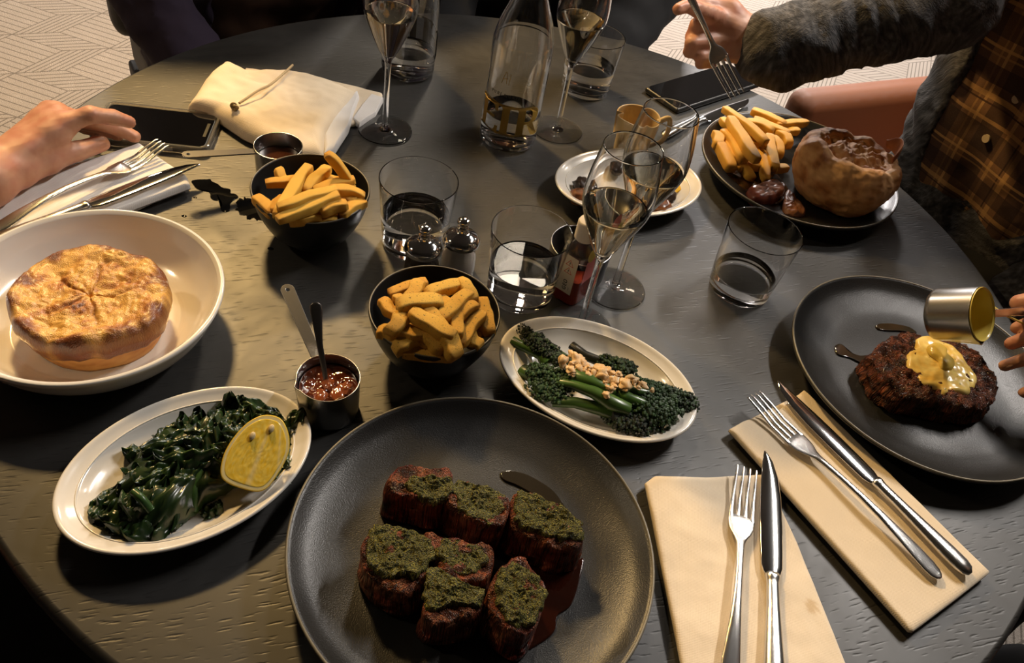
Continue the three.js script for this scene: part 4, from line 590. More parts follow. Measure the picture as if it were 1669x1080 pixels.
function pan(label, pos, turn, liquid, level, lumps, lift = 0.28, L = 0.085) {
  const t = thing('sauce_pan', label, 'sauce pan', pos, turn, 'small steel sauce pans');
  mesh('cup', spouted(panBody, -Math.PI / 2), M.panSteel, t); mesh('handle', handleGeo(0.0415, L, lift), M.steel, t);
  if (liquid) { const m = mesh('sauce', slabGeo(Array.from({ length: 24 }, (_, i) => [Math.cos(i / 24 * 6.2832) * 0.0262, Math.sin(i / 24 * 6.2832) * 0.0262]), level - 0.003, { seg: 64, rings: 24, sides: 2, round: 0.03, edge: 0.1, deform: (v, s, sd, X, Z) => { if (lumps && !sd && s < 0.9) v.y += 0.0045 * fbm(X * 120, Z * 120, 3, 3); } }), liquid, t); m.position.y = 0.003; }
  return t;
}
M.sauce1 = phys([0.045, 0.014, 0.006], 0.08, { clearcoat: 1 }); M.sauce2 = phys([0.10, 0.022, 0.008], 0.09, { clearcoat: 1, clearcoatRoughness: 0.04 });
{
  const a = at(-0.313 * 1.0, -0.7767, 0.0006); const hd = P(320, 252, .05).sub(a); pan('steel pan of smooth brown gravy tucked behind the fries bowl', a, Math.atan2(-hd.z, hd.x), M.sauce1, .028, false, 0.12, 0.08);
  const b = at(-0.1496, -0.4536, 0.0006); const h2 = P(482, 497, .06).sub(b); pan('steel pan of chunky red brown relish with a spoon in it', b, Math.atan2(-h2.z, h2.x), M.sauce2, .034, true, 0.22, 0.085);
  const sp = thing('teaspoon', 'dark steel teaspoon standing in the pan of chunky relish', 'spoon', V(b.x, TH + .012, b.z)); const p0 = P(530, 612, .038), p1 = P(521, 560, .062), p2 = P(514, 493, .088); const o = sp.position;
  mesh('handle', loft([p0.clone().lerp(p1, -0.2), p0, p1, p1.clone().lerp(p2, .5), p1.clone().lerp(p2, .8), p2.clone().lerp(p1, .06), p2].map((p, i) => ({ p: p.clone().sub(o), w: [.0045, .0045, .0055, .0085, .0108, .010, .005][i], t: .0016, up: camera.position.clone().sub(p).normalize() })), { n: 14, pow: 2.4 }), std([0.30, 0.28, 0.26], 0.3, { metalness: 1 }), sp);
  const bw = mesh('bowl', new THREE.SphereGeometry(0.010, 24, 16).scale(0.8, 0.25, 1.2), M.steel, sp); bw.position.copy(p0.clone().sub(o)).add(V(0.002, -.014, 0.004)); bw.rotation.x = 0.9;
  for (const [x, y] of [[562, 632], [548, 642], [522, 645], [536, 628]]) tag(Object.assign(mesh('relish_chunk', warp(mergeVertices(new THREE.IcosahedronGeometry(0.0058, 3).deleteAttribute('normal').deleteAttribute('uv')), v => { const n = fbm(v.x * 200 + x, v.y * 200, v.z * 200, 3); v.multiplyScalar(1 + n); v.y *= 0.6; v.z *= 1.3; }), phys([0.22, 0.055, 0.016], 0.1, { clearcoat: 1 }))), 'glossy orange brown chunk floating in the relish', 'relish', 'chunks in the relish pan').position.copy(P(x, y, .0355));
}
// ------------------------------------------------------------ napkins
M.linenVC = std([1, 1, 1], 0.9, { bumpMap: weave, bumpScale: 0.0002, vertexColors: true });
function cloth(name, px, h, hb, mat, label, cat, o = {}) {
  const m = slabPx(name, px, h, hb, mat, { seg: 140, rings: 26, sides: 3, round: 0.06, edge: 0.5, sharp: true, deform: (v, s, sd, X, Z) => { if (sd === 2) return; v.y += (o.amp ?? 0.0016) * fbm(X * 22 + 3, Z * 22, 2, 3) * (v.y / (h - hb)) + (o.amp2 ?? 0) * Math.abs(fbm(X * 9, Z * 14, 4, 3)) * (v.y / (h - hb)); }, ...o }); return label ? tag(m, label, cat) : m;
}
{
  const t = thing('napkin', 'folded cream linen napkin under the fork and knife by the steak plate', 'napkin', P(1400, 830, 0));
  const put = (n, px, h, hb, o) => { const m = cloth(n, px, h, hb, M.linen, null, null, o); scene.remove(m); m.position.sub(t.position); m.name = n; t.add(m); };
  put('under_fold', [[1228, 678], [1308, 638], [1612, 928], [1492, 1018]], .006, .0006, { amp: .0008 });
  put('top_fold', [[1190, 697], [1214, 683], [1268, 668], [1312, 633], [1616, 931], [1560, 975], [1488, 1029]], .012, .0062, { amp: .0012 });
  const c = thing('napkin', 'folded cream linen napkin with a small stain beside the centre plate', 'napkin', P(1200, 930, 0));
  const put2 = (n, px, h, hb, o) => { const m = cloth(n, px, h, hb, o.color ? M.linenVC : M.linen, null, null, o); scene.remove(m); m.position.sub(c.position); m.name = n; c.add(m); };
  put2('under_fold', [[1070, 790], [1238, 778], [1375, 1095], [1125, 1095]], .006, .0006, { amp: .0008 });
  put2('top_fold', [[1053, 784], [1068, 773], [1150, 775], [1248, 771], [1300, 880], [1392, 1108], [1118, 1108]], .012, .0062, { amp: .0022, rings: 70, seg: 220, color: (v, s, sd, X, Z) => { const q = P(1323, 988, .012), d = Math.hypot(X - q.x, Z - q.z) + 0.006 * fbm(X * 300, Z * 300, 2, 2); return mixc([0.76, 0.64, 0.48], [0.55, 0.38, 0.2], smooth(0.0075, 0.003, d) * 0.7); } });
  const l = thing('napkin', 'white folded napkin under the resting hand and left cutlery', 'napkin', P(150, 300, 0));
  const put3 = (n, px, h, hb, o) => { const m = cloth(n, px, h, hb, M.linenWhite, null, null, o); scene.remove(m); m.position.sub(l.position); m.name = n; l.add(m); };
  put3('under_fold', [[226, 240], [306, 296], [150, 372], [0, 430], [-60, 330]], .007, .0006, {});
  put3('top_fold', [[228, 231], [304, 284], [309, 297], [160, 352], [-10, 420], [-80, 350], [60, 285]], .017, .0072, { amp: .003 });
}
{ // linen drawstring bag
  const t = thing('linen_bag', 'cream linen drawstring bag with knotted cord lying beyond the fries bowl', 'bag', P(470, 170, 0)); const o = t.position;
  const add = (n, px, h, hb, mat, op) => { const m = cloth(n, px, h, hb, mat, null, null, op); scene.remove(m); m.position.sub(o); m.name = n; t.add(m); return m; };
  add('under_layer', [[400, 108], [520, 124], [624, 150], [622, 162], [582, 198], [470, 215], [380, 180]], .008, .0006, M.linen, { amp: .004 });
  add('body', [[363, 92], [392, 106], [470, 106], [545, 124], [584, 142], [578, 152], [548, 185], [532, 215], [527, 246], [460, 234], [395, 205], [345, 172], [303, 162], [330, 125]], .024, .003, M.linen, { amp: .006, amp2: .008, round: 0.22, edge: 0.75 });
  add('open_cuff', [[583, 142], [586, 152], [577, 175], [568, 205], [545, 240], [528, 248], [526, 222], [540, 195], [560, 168]], .017, .005, M.linenWhite, { amp: .003, round: 0.2, edge: 0.7 });
  add('lining', [[606, 152], [625, 158], [612, 182], [585, 200], [575, 192], [590, 170]], .010, .001, M.linenWhite, { amp: .002 });
  const cp = [[477, 106, .028], [462, 120, .031], [440, 138, .032], [420, 148, .032], [402, 160, .031], [390, 168, .030]].map(a => P(...a).sub(o));
  mesh('cord', tube(cp, 0.0016, 40, 8), std([0.50, 0.38, 0.22], 0.9), t);
  const kn = mesh('cord_knot', new THREE.TorusKnotGeometry(0.0032, 0.0014, 60, 8, 2, 3), std([0.42, 0.32, 0.16], 0.8), t); kn.position.copy(P(382, 174, .031).sub(o));
}
// ------------------------------------------------------------ cutlery
function spine(a, b, prof) { return t => { const p = a.clone().lerp(b, t); p.y += prof(t); return p; }; }
// fork lying from its tine tips a to its handle end b; up = which way its face looks
function fork(label, a, b, o = {}) {
  const t = thing('fork', label, 'fork', a.clone().lerp(b, 0.5), 0, o.group); const off = t.position; const up = o.up ?? V(0, 1, 0); const L = a.distanceTo(b), d = b.clone().sub(a).normalize(), side = d.clone().cross(up).normalize(); const nup = side.clone().cross(d).normalize();
  const prof = q => (o.bow ?? 1) * (0.006 * Math.sin(clamp((q - 0.3) / 0.7) * Math.PI) * 0.9 + 0.0035 * smooth(0.16, 0, q) - 0.002 * Math.exp(-((q - 0.2) ** 2) / 0.006) + (o.lift ?? 0.003));
  const at2 = (q, x = 0) => a.clone().addScaledVector(d, q * L).addScaledVector(side, x).addScaledVector(nup, prof(q)).sub(off);
  const W = 0.024;
  const hs = [[.245, W * 1.0], [.27, W * 0.99], [.3, W * 0.93], [.33, W * 0.74], [.355, W * 0.48], [.38, W * 0.33], [.42, .0068], [.5, .0062], [.6, .0068], [.7, .0088], [.8, .0118], [.88, .0146], [.94, .0155], [.975, .0135], [.992, .009], [1, .003]];
  mesh('handle', loft(hs.map(([q, w]) => ({ p: at2(q), w, t: q < .36 ? .0022 : q < .75 ? .0042 : .003, up: nup })), { n: 18, pow: 2.3 }), M.steel, t);
  for (let k = 0; k < 4; k++) { const x = (k - 1.5) * 0.0064; mesh('tine', loft([0, .02, .08, .16, .24, .262].map((q, i) => ({ p: at2(q, x * (i < 5 ? 1 - 0.08 * (1 - q / 0.24) : 1)), w: [.0012, .0022, .0030, .0034, .0044, .0052][i], t: [.001, .0018, .0022, .0022, .0022, .002][i], up: nup })), { n: 10, pow: 2.6 }), M.steel, t); }
  return t;
}
function knife(label, a, b, o = {}) {
  const t = thing('table_knife', label, 'knife', a.clone().lerp(b, 0.5), 0, o.group); const off = t.position, L = a.distanceTo(b), d = b.clone().sub(a).normalize(), up = V(0, 1, 0), side = d.clone().cross(up).normalize(); const sg = o.flip ? -1 : 1;
  const at2 = (q, x = 0, y = 0) => a.clone().addScaledVector(d, q * L).addScaledVector(side, x).addScaledVector(up, y + 0.0045).sub(off);
  const bl = [[0, .0015, .0052], [.015, .005, .004], [.05, .0105, .0022], [.12, .0160, .0006], [.22, .0195, 0], [.34, .0202, 0], [.46, .0196, 0], [.52, .0185, 0], [.545, .0150, 0], [.56, .0105, 0]];
  mesh('blade', loft(bl.map(([q, w, x]) => ({ p: at2(q, sg * x), w, t: .0024, up })), { n: 16, pow: 2 }), M.chrome, t);
  mesh('handle', loft([[.552, .0112, .008], [.566, .0126, .009], [.578, .0112, .008], [.59, .0104, .0075], [.68, .0112, .008], [.8, .0142, .009], [.9, .0168, .0098], [.96, .0168, .0095], [.985, .0138, .0075], [1, .005, .003]].map(([q, w, h]) => ({ p: at2(q, 0, .0012), w, t: h, up })), { n: 20, pow: 2.2 }), M.steel, t);
  return t;
}
fork('fork lying beside a knife on the napkin by the steak plate', P(1224, 648, .0155), P(1530, 945, .0135));
knife('knife lying on the napkin edge nearest the steak plate', P(1260, 628, .0135), P(1576, 940, .0135), { flip: true });
{ const a = P(1214, 768, .016), dirn = P(1187, 1080, .0135).sub(a).setY(0).normalize(); const b = a.clone().addScaledVector(dirn, 0.212); b.y = TH + .0135; fork('fork lying on the stained napkin beside the centre plate', a, b); 
  const k = P(1252, 742, .0135), k2 = P(1257, 1080, .0135).sub(k).setY(0).normalize(); knife('broad knife lying on the stained napkin beside the centre plate', k, k.clone().addScaledVector(k2, 0.236)); }
{ const a = P(268, 243, .021), dn = P(10, 378, .018).sub(a).setY(0).normalize(), b = a.clone().addScaledVector(dn, 0.212); b.y = TH + .021; fork('fork on the white napkin in front of the resting hand', a, b, { bow: 1.5 });
  const k = P(322, 270, .019), k2 = P(140, 342, .019).sub(k).setY(0).normalize(); knife('knife on the white napkin with its tip over the fold', k, k.clone().addScaledVector(k2, 0.236), { flip: true });
  const r0 = P(1222, 168, .002), r1 = P(1122, 208, .002).sub(r0).setY(0).normalize(); knife('knife on the bare table behind the yorkshire pudding plate', r0, r0.clone().addScaledVector(r1, 0.22)); }
// ------------------------------------------------------------ phones
const V2 = (a, b) => new THREE.Vector2(a, b);
function phone(label, a, b, w, o = {}) { // a, b: midpoints of the two short ends at the top face
  const d = b.clone().sub(a), L = d.length(); const t = thing('smartphone', label, 'phone', a.clone().lerp(b, .5).setY(TH + 0.0006), Math.atan2(-d.z, d.x));
  mesh('body', box(L, .0095, w, 0, .0048, 0, .0045), std([0.012, 0.012, 0.013], 0.35), t);
  const s = new THREE.Shape(); const hw = L / 2 - .003, hh = w / 2 - .003, r = .009; s.moveTo(-hw + r, -hh); s.lineTo(hw - r, -hh); s.quadraticCurveTo(hw, -hh, hw, -hh + r); s.lineTo(hw, hh - r); s.quadraticCurveTo(hw, hh, hw - r, hh); s.lineTo(-hw + r, hh); s.quadraticCurveTo(-hw, hh, -hw, hh - r); s.lineTo(-hw, -hh + r); s.quadraticCurveTo(-hw, -hh, -hw + r, -hh);
  mesh('screen', new THREE.ExtrudeGeometry(s, { depth: .0006, bevelEnabled: false, curveSegments: 10 }).rotateX(-Math.PI / 2).translate(0, .0094, 0), M.blackGlass, t);
  if (o.case) { const ring = new THREE.Shape(s.getPoints(8).map(p => V2(p.x * (L + .0034) / (L - .006), p.y * (w + .0034) / (w - .006)))); const hole = new THREE.Path(s.getPoints(8).map(p => V2(p.x * (L + .0002) / (L - .006), p.y * (w + .0002) / (w - .006))).reverse()); ring.holes.push(hole); const cs = mesh('clear_case', new THREE.ExtrudeGeometry(ring, { depth: .0095, bevelEnabled: true, bevelSize: .0008, bevelThickness: .0008, bevelSegments: 2 }).rotateX(-Math.PI / 2).translate(0, .001, 0), phys([0.95, 0.9, 0.8], 0.12, { transmission: 0.9, thickness: 0.002, ior: 1.45 }), t);
    mesh('notch', box(.0035, .0004, .03, L / 2 - .0075, .0101, 0), std([0.002, 0.002, 0.002], 0.3), cs); mesh('side_button', box(.016, .004, .001, .02, .006, w / 2 + .0028), M.steel, cs); }
}
phone('black smartphone in a clear case under the resting hand', P(163, 193, .011), P(347, 213, .011), .077, { case: true });
phone('dark smartphone on the far side of the table under the raised fork', P(1078, 160, .01), P(1214, 118, .01), .074);
// ------------------------------------------------------------ water spilled on the table
M.wet = phys([0.004, 0.004, 0.004], 0.02, { ior: 1.33 });
const ZW = (x, y) => [280 + x / 7.717, 260 + y / 7.717];
tag(slabPx('water_spill', [[245, 265], [330, 245], [440, 243], [480, 240], [500, 265], [580, 305], [640, 350], [735, 370], [745, 425], [800, 430], [838, 470], [790, 500], [740, 545], [725, 640], [670, 655], [625, 640], [635, 560], [610, 515], [540, 510], [490, 480], [480, 420], [440, 385], [360, 380], [300, 350], [270, 310]].map(p => ZW(...p)), .0008, 0, M.wet, { seg: 120, rings: 4, sides: 1, round: 0.03, edge: 0.9 }), 'long wet spill between the napkin and the fries bowl', 'spill');
tag(slabPx('water_spill', [[810, 560], [830, 520], [880, 490], [960, 470], [1040, 520], [1080, 640], [1120, 740], [1090, 770], [1030, 730], [960, 750], [930, 700], [880, 690], [830, 650]].map(p => ZW(...p)), .0008, 0, M.wet, { seg: 100, rings: 4, sides: 1, round: 0.03, edge: 0.9, deform: (v, s, sd, X, Z) => { const k = 1 + 0.5 * fbm(X * 260, Z * 260, 2, 3) * s; v.x *= k; v.z *= k; } }), 'ragged wet splash under the edge of the fries bowl', 'spill');
for (const [x, y, r] of [[300, 352, .003], [441, 405, .0035], [318, 322, .0022]]) { const p = P(x, y, 0); const m = mesh('water_drop', new THREE.SphereGeometry(1, 20, 10, 0, 6.2832, 0, 1.5708).scale(r, r * 0.25, r * .7), M.wet); m.position.copy(p); tag(m, 'small water drop on the table near the spill', 'drop', 'water drops on the table'); }
// ------------------------------------------------------------ chairs
function armchair(label, x, z, turn, col, o = {}) {
  const t = thing('upholstered_armchair', label, 'chair', V(x, 0, z), turn); const m = std(col, o.rough ?? 0.55, { bumpMap: grainTex, bumpScale: 0.0004 }), leg = std([0.015, 0.012, 0.01], 0.4);
  mesh('seat', box(.54, .11, .52, 0, .43, 0.01, .03), m, t); mesh('seat_base', box(.56, .06, .54, 0, .345, 0, .01), m, t);
  const b = mesh('backrest', box(.60, .46, .09, 0, .66, -.28, .035), m, t);
  for (const s of [-1, 1]) { if (!o.armless) mesh('armrest', box(.07, .27, .54, s * .305, .5, -.01, .03), m, t); for (const q of [-1, 1]) mesh('leg', new THREE.CylinderGeometry(.017, .011, .315, 16).translate(s * .25, .158, q * .22), leg, t); }
  if (o.armless) t.scale.x = 0.78; return t;
}
const face = f => Math.atan2(f.x, f.z);
// ------------------------------------------------------------ people
const skinCol = v => { const q = fbm(v.x * 60, v.y * 60, v.z * 60, 3), r = fbm(v.x * 240, v.y * 240, v.z * 240, 2); return mixc([0.53, 0.27, 0.165], [0.47, 0.19, 0.115], clamp(0.4 + q * 1.8 + r * 0.5)); };
// one hand: wrist, then per finger [knuckle, middle joint, end joint, tip]
function handBones(W, fingers, thumb, scale = 1) {
  const B = [], k = 0.0055; const R = [[.0105, .0095, .0085, .0072], [.0105, .0097, .0086, .0074], [.0100, .0090, .0080, .0070], [.0090, .0080, .0072, .0062]];
  fingers.forEach((j, i) => { const r = R[i]; for (let q = 0; q < 3; q++) B.push([j[q], j[q + 1], r[q] * scale, r[q + 1] * scale, q ? 0.003 : k]); B.push([W, j[0], .017 * scale, .0125 * scale, 0.012]); if (i) B.push([fingers[i - 1][0].clone().lerp(W, .15), j[0].clone().lerp(W, .15), .0125, .0125, 0.008]); });
  B.push([W, thumb[0], .019, .0165, .012], [thumb[0], thumb[1], .0165, .0125, .008], [thumb[1], thumb[2], .0118, .0105, .004], [thumb[2], thumb[3], .0112, .0094, .003]);
  return B;
}
const boundsOf = (B, pad) => { const b = new THREE.Box3(); for (const [A, C, ra, rb] of B) { b.expandByPoint(A.clone().addScalar(ra + pad)); b.expandByPoint(A.clone().addScalar(-ra - pad)); b.expandByPoint(C.clone().addScalar(rb + pad)); b.expandByPoint(C.clone().addScalar(-rb - pad)); } return b; };
const wrinkle = (p, amp, f) => amp * fbm(p.x * f, p.y * f * 1.4, p.z * f, 3);
function person(label, o) {
  const f = o.f.clone().setY(0).normalize(), right = V(-f.z, 0, f.x), C = o.chest, Pv = o.pelvis; const group = thing('person', label, 'person', V(Pv.x, 0, Pv.z)); const off = group.position;
  const up = C.clone().sub(Pv).normalize(); const neck = C.clone().addScaledVector(up, .17), head = neck.clone().add(V(0, .14, 0)).addScaledVector(f, .03);
  const shR = C.clone().addScaledVector(right, .17).addScaledVector(up, .09), shL = C.clone().addScaledVector(right, -.17).addScaledVector(up, .09);
  const mid = C.clone().lerp(Pv, .5);
  const torso = []; for (const s of [-1, 1]) { torso.push([C.clone().addScaledVector(right, s * .085).addScaledVector(up, .03), mid.clone().addScaledVector(right, s * .07), .105, .10, .06], [mid.clone().addScaledVector(right, s * .07), Pv.clone().addScaledVector(right, s * .085), .10, .12, .06], [C.clone().addScaledVector(up, .11), s > 0 ? shR : shL, .06, .062, .06]); }
  const arm = (S, E, W) => [[S, E, .058, .044, .03], [E, W, .044, .028, .02]];
  const arms = [...arm(shR, o.elR, o.wrR), ...arm(shL, o.elL, o.wrL)];
  const legs = []; for (const s of [-1, 1]) { const hip = Pv.clone().addScaledVector(right, s * .095), kn = hip.clone().addScaledVector(f, .40).setY(.50).addScaledVector(right, s * .03), an = kn.clone().addScaledVector(f, -.05).setY(.08); legs.push([hip, kn, .085, .06, .04], [kn, an, .058, .04, .03], [an.clone().setY(.05), an.clone().addScaledVector(f, .15).setY(.04), .036, .032, .03]); }
  const headB = [[neck.clone().addScaledVector(up, -.06), head.clone().add(V(0, -.05, 0)), .052, .05, .03], [head.clone().add(V(0, .02, 0)).addScaledVector(f, -.015), head.clone().add(V(0, .02, 0)).addScaledVector(f, .005), .088, .085, .03], [head.clone().addScaledVector(f, .035).add(V(0, -.06, 0)), head.clone().addScaledVector(f, .03).add(V(0, .03, 0)), .05, .062, .03], [head.clone().addScaledVector(f, .09).add(V(0, -.005, 0)), head.clone().addScaledVector(f, .107).add(V(0, -.028, 0)), .008, .013, .012]];
  for (const s of [-1, 1]) headB.push([head.clone().addScaledVector(right, s * .083).add(V(0, .02, 0)), head.clone().addScaledVector(right, s * .086).add(V(0, -.02, 0)), .014, .010, .008]);
  const coarse = [...torso.map(b => [b[0], b[1], b[2] - .012, b[3] - .012, b[4]]), ...arms.map(b => [b[0], b[1], b[2] - .008, b[3] - .003, b[4]]), ...headB, ...legs.map(b => [b[0], b[1], b[2] - .01, b[3] - .01, b[4]])];
  const bb = boundsOf(coarse, .03); const parts = [nets(bonesSdf(coarse, .02), bb.min, bb.max, o.cell ?? .014, skinCol)];
  for (const H of o.hands) { const hb = [...H.bones]; const W = H.wrist, E = H.elbow; const wr2 = W.clone().lerp(E, .45); hb.push([W, wr2, .0262, .033, .012]); hb.push([W.clone().addScaledVector(H.wide, .008), wr2.clone().addScaledVector(H.wide, .006), .0235, .030, .012], [W.clone().addScaledVector(H.wide, -.008), wr2.clone().addScaledVector(H.wide, -.006), .0235, .030, .012]); const b = boundsOf(hb, .012); const sd = bonesSdf(hb, .01); parts.push(nets(p => sd(p) + wrinkle(p, .0012, 70), b.min, b.max, .0031, skinCol)); }
  const body = mergeGeometries(parts); body.translate(-off.x, -off.y, -off.z); const bd = mesh('body', body, M.skin, group);
  // clothes
  const top = [...torso, ...arms.map((b, i) => { const e = i % 2 ? b[0].clone().lerp(b[1], o.sleeve ?? .88) : b[1]; return [b[0], e, b[2] + .004, (i % 2 ? .040 : b[3]) + .006, b[4]]; })];
  const tb = boundsOf(top, .05), ts = bonesSdf(top, .02), tsT = bonesSdf(torso, .02), tsA = bonesSdf(top.slice(6), .02); const lat = p => (p.x - C.x) * right.x + (p.z - C.z) * right.z, fr = p => (p.x - C.x) * f.x + (p.z - C.z) * f.z;
  const place = g => g.translate(-off.x, -off.y, -off.z);
  const planarK = g => { const p = g.attributes.position, u = g.attributes.uv; for (let i = 0; i < p.count; i++) u.setXY(i, p.getX(i) + .3 * p.getY(i), .8 * p.getY(i) - .8 * p.getZ(i)); return g; };
  const planar = g => { const p = g.attributes.position, u = g.attributes.uv; for (let i = 0; i < p.count; i++) { const v = V(p.getX(i), p.getY(i), p.getZ(i)); u.setXY(i, lat(v) + 0.35 * fr(v), v.y); } return g; };
  if (o.shirt) {
    const tsb = bonesSdf(torso, .02), bt = boundsOf(torso, .03); const sh = mesh('shirt', place(planar(nets(p => tsb(p) - .006 + wrinkle(p, .012, 14), bt.min, bt.max, .010))), o.shirt, group);
    const open = p => 0.075 + 0.03 * smooth(1.1, .7, p.y);
    mesh('cardigan', place(planarK(nets(p => { const wk = -.013 + wrinkle(p, .016, 16) + .0025 * Math.sin(p.x * 160 + p.y * 90 + 5 * noise(p.x * 14, p.y * 14, p.z * 14)) * o.ruck; const rg = Math.max(-fr(p) + .02, Math.abs(lat(p)) - open(p)); return Math.min(Math.max(tsT(p) + wk, -rg), tsA(p) + wk + .006 + (o.folds ? .0028 * Math.sin(p.distanceTo(o.wrR) * 270 + 4 * noise(p.x * 12, p.y * 12, p.z * 12)) * smooth(.03, .09, p.distanceTo(o.wrR)) * smooth(.24, .15, p.distanceTo(o.wrR)) : 0)); }, tb.min, tb.max, o.clothCell ?? .010))), o.cardigan, group);
    if (o.buttons) for (const y of o.buttons) { let q = V(C.x, y, C.z).addScaledVector(f, .3); const k = clamp((y - Pv.y) / (C.y - Pv.y)); const ax = Pv.clone().lerp(C, k); q = V(ax.x, y, ax.z).addScaledVector(right, .0); for (let i = 0; i < 90; i++) { if (tsb(q) - .006 + wrinkle(q, .012, 14) > 0) break; q.addScaledVector(f, .003); } const bt2 = mesh('button', new THREE.CylinderGeometry(.0062, .0062, .003, 24), std([0.62, 0.50, 0.32], 0.4), sh); bt2.position.copy(q).sub(off); bt2.quaternion.setFromUnitVectors(V(0, 1, 0), f); }
  } else mesh('sweater', place(planar(nets(p => ts(p) - .012 + wrinkle(p, .014, 16), tb.min, tb.max, .012))), o.cardigan, group);
  const lb = boundsOf(legs, .03), ls = bonesSdf(legs, .03); mesh('trousers', place(nets(p => ls(p) - .006 + wrinkle(p, .01, 14), lb.min, lb.max, .016)), std(o.trousers ?? [0.008, 0.008, 0.009], 0.85), group);
  // hair: a cap over the skull, long if asked
  const hairB = [[head.clone().add(V(0, .045, 0)).addScaledVector(f, -.03), head.clone().add(V(0, .04, 0)).addScaledVector(f, .01), .092, .085, .03]]; if (o.longHair) for (const s of [-1, 1]) hairB.push([head.clone().addScaledVector(right, s * .075), C.clone().addScaledVector(right, s * .1).addScaledVector(f, o.longHair).add(V(0, -.02, 0)), .035, .03, .03]); else hairB.push([head.clone().addScaledVector(f, -.04).add(V(0, .02, 0)), head.clone().addScaledVector(f, -.04).add(V(0, -.05, 0)), .08, .06, .03]);
  const hb2 = boundsOf(hairB, .02), hs = bonesSdf(hairB, .03); mesh('hair', place(nets(p => Math.max(hs(p) + .006 * noise(p.x * 90, p.y * 12, p.z * 90), (fr(p) - (head.x - C.x) * f.x - (head.z - C.z) * f.z) - .055 + (p.y < head.y + .06 && !o.longHair ? .05 : 0)), hb2.min, hb2.max, .010)), std(o.hair ?? [0.06, 0.03, 0.015], 0.55), group);
  for (const s of [-1, 1]) { const e = mesh('eye', new THREE.SphereGeometry(.0105, 16, 12), std([0.75, 0.72, 0.68], 0.2), bd); e.position.copy(head).addScaledVector(f, .083).addScaledVector(right, s * .031).add(V(0, .018, 0)).sub(off); }
  const mo = mesh('mouth', new THREE.SphereGeometry(.02, 16, 10).scale(1, .3, .3), std([0.38, 0.13, 0.10], 0.5), bd); mo.position.copy(head).addScaledVector(f, .083).add(V(0, -.062, 0)).sub(off); mo.rotation.y = face(f);
  for (const H of o.hands) for (const [p, n, d, w] of H.nails ?? []) { const m = mesh('fingernail', new THREE.SphereGeometry(1, 16, 10).scale(w, .0012, w * 1.25), phys([0.62, 0.36, 0.27], 0.25), bd); const x = d.clone().cross(n).normalize(), nn = x.clone().cross(d).multiplyScalar(-1).normalize(); const zz = x.clone().cross(nn); m.quaternion.setFromRotationMatrix(new THREE.Matrix4().makeBasis(x, nn, zz)); m.position.copy(p).sub(off); }
  return group;
}
const simpleHand = (W, f, right, s) => { const d = f.clone().add(V(0, -.25, 0)).normalize(); const fg = [-1.5, -.5, .5, 1.5].map((q, i) => { const b = W.clone().addScaledVector(d, .085).addScaledVector(right, q * .019 * s); return [b, b.clone().addScaledVector(d, .036).add(V(0, -.006, 0)), b.clone().addScaledVector(d, .056).add(V(0, -.018, 0)), b.clone().addScaledVector(d, .068).add(V(0, -.033, 0))]; }); const T0 = W.clone().addScaledVector(d, .03).addScaledVector(right, -.028 * s); return handBones(W, fg, [T0, T0.clone().addScaledVector(d, .03).addScaledVector(right, -.016 * s), T0.clone().addScaledVector(d, .055).addScaledVector(right, -.022 * s), T0.clone().addScaledVector(d, .075).addScaledVector(right, -.022 * s)]); };
function plaidTex() {
  const c = document.createElement('canvas'); c.width = c.height = 512; const x = c.getContext('2d'); x.fillStyle = '#8a6442'; x.fillRect(0, 0, 512, 512);
  const band = (h, p, w, col) => { x.fillStyle = col; h ? x.fillRect(0, p, 512, w) : x.fillRect(p, 0, w, 512); };
  for (const h of [0, 1]) { band(h, 60, 120, 'rgba(38,24,20,0.5)'); band(h, 300, 90, 'rgba(44,26,22,0.55)'); band(h, 20, 18, 'rgba(206,158,96,0.75)'); band(h, 215, 14, 'rgba(214,168,104,0.8)'); band(h, 250, 10, 'rgba(200,150,90,0.6)'); band(h, 430, 26, 'rgba(212,164,100,0.75)'); band(h, 470, 8, 'rgba(60,38,28,0.8)'); }
  for (let i = 0; i < 9000; i++) { x.fillStyle = `rgba(${rnd() < .5 ? '20,12,10' : '220,180,130'},0.09)`; x.fillRect(rnd() * 512, rnd() * 512, 3, 2); }
  const t = new THREE.CanvasTexture(c); t.colorSpace = THREE.SRGBColorSpace; t.wrapS = t.wrapT = THREE.RepeatWrapping; t.repeat.set(6, 6); return t;
}
const knit = dataTex(256, (u, v) => { const h = 0.5 + 0.9 * tnoise(u, v, 9, 4); return [h, h, h]; }, false, 9), knitCol = dataTex(256, (u, v) => { const k = 0.27 + 0.30 * tnoise(u, v, 5, 4); return [k * 1.02, k, k * 1.0]; }, true, 5);
const greyKnit = std([1, 1, 1], 0.95, { map: knitCol, bumpMap: knit, bumpScale: 0.0006 });
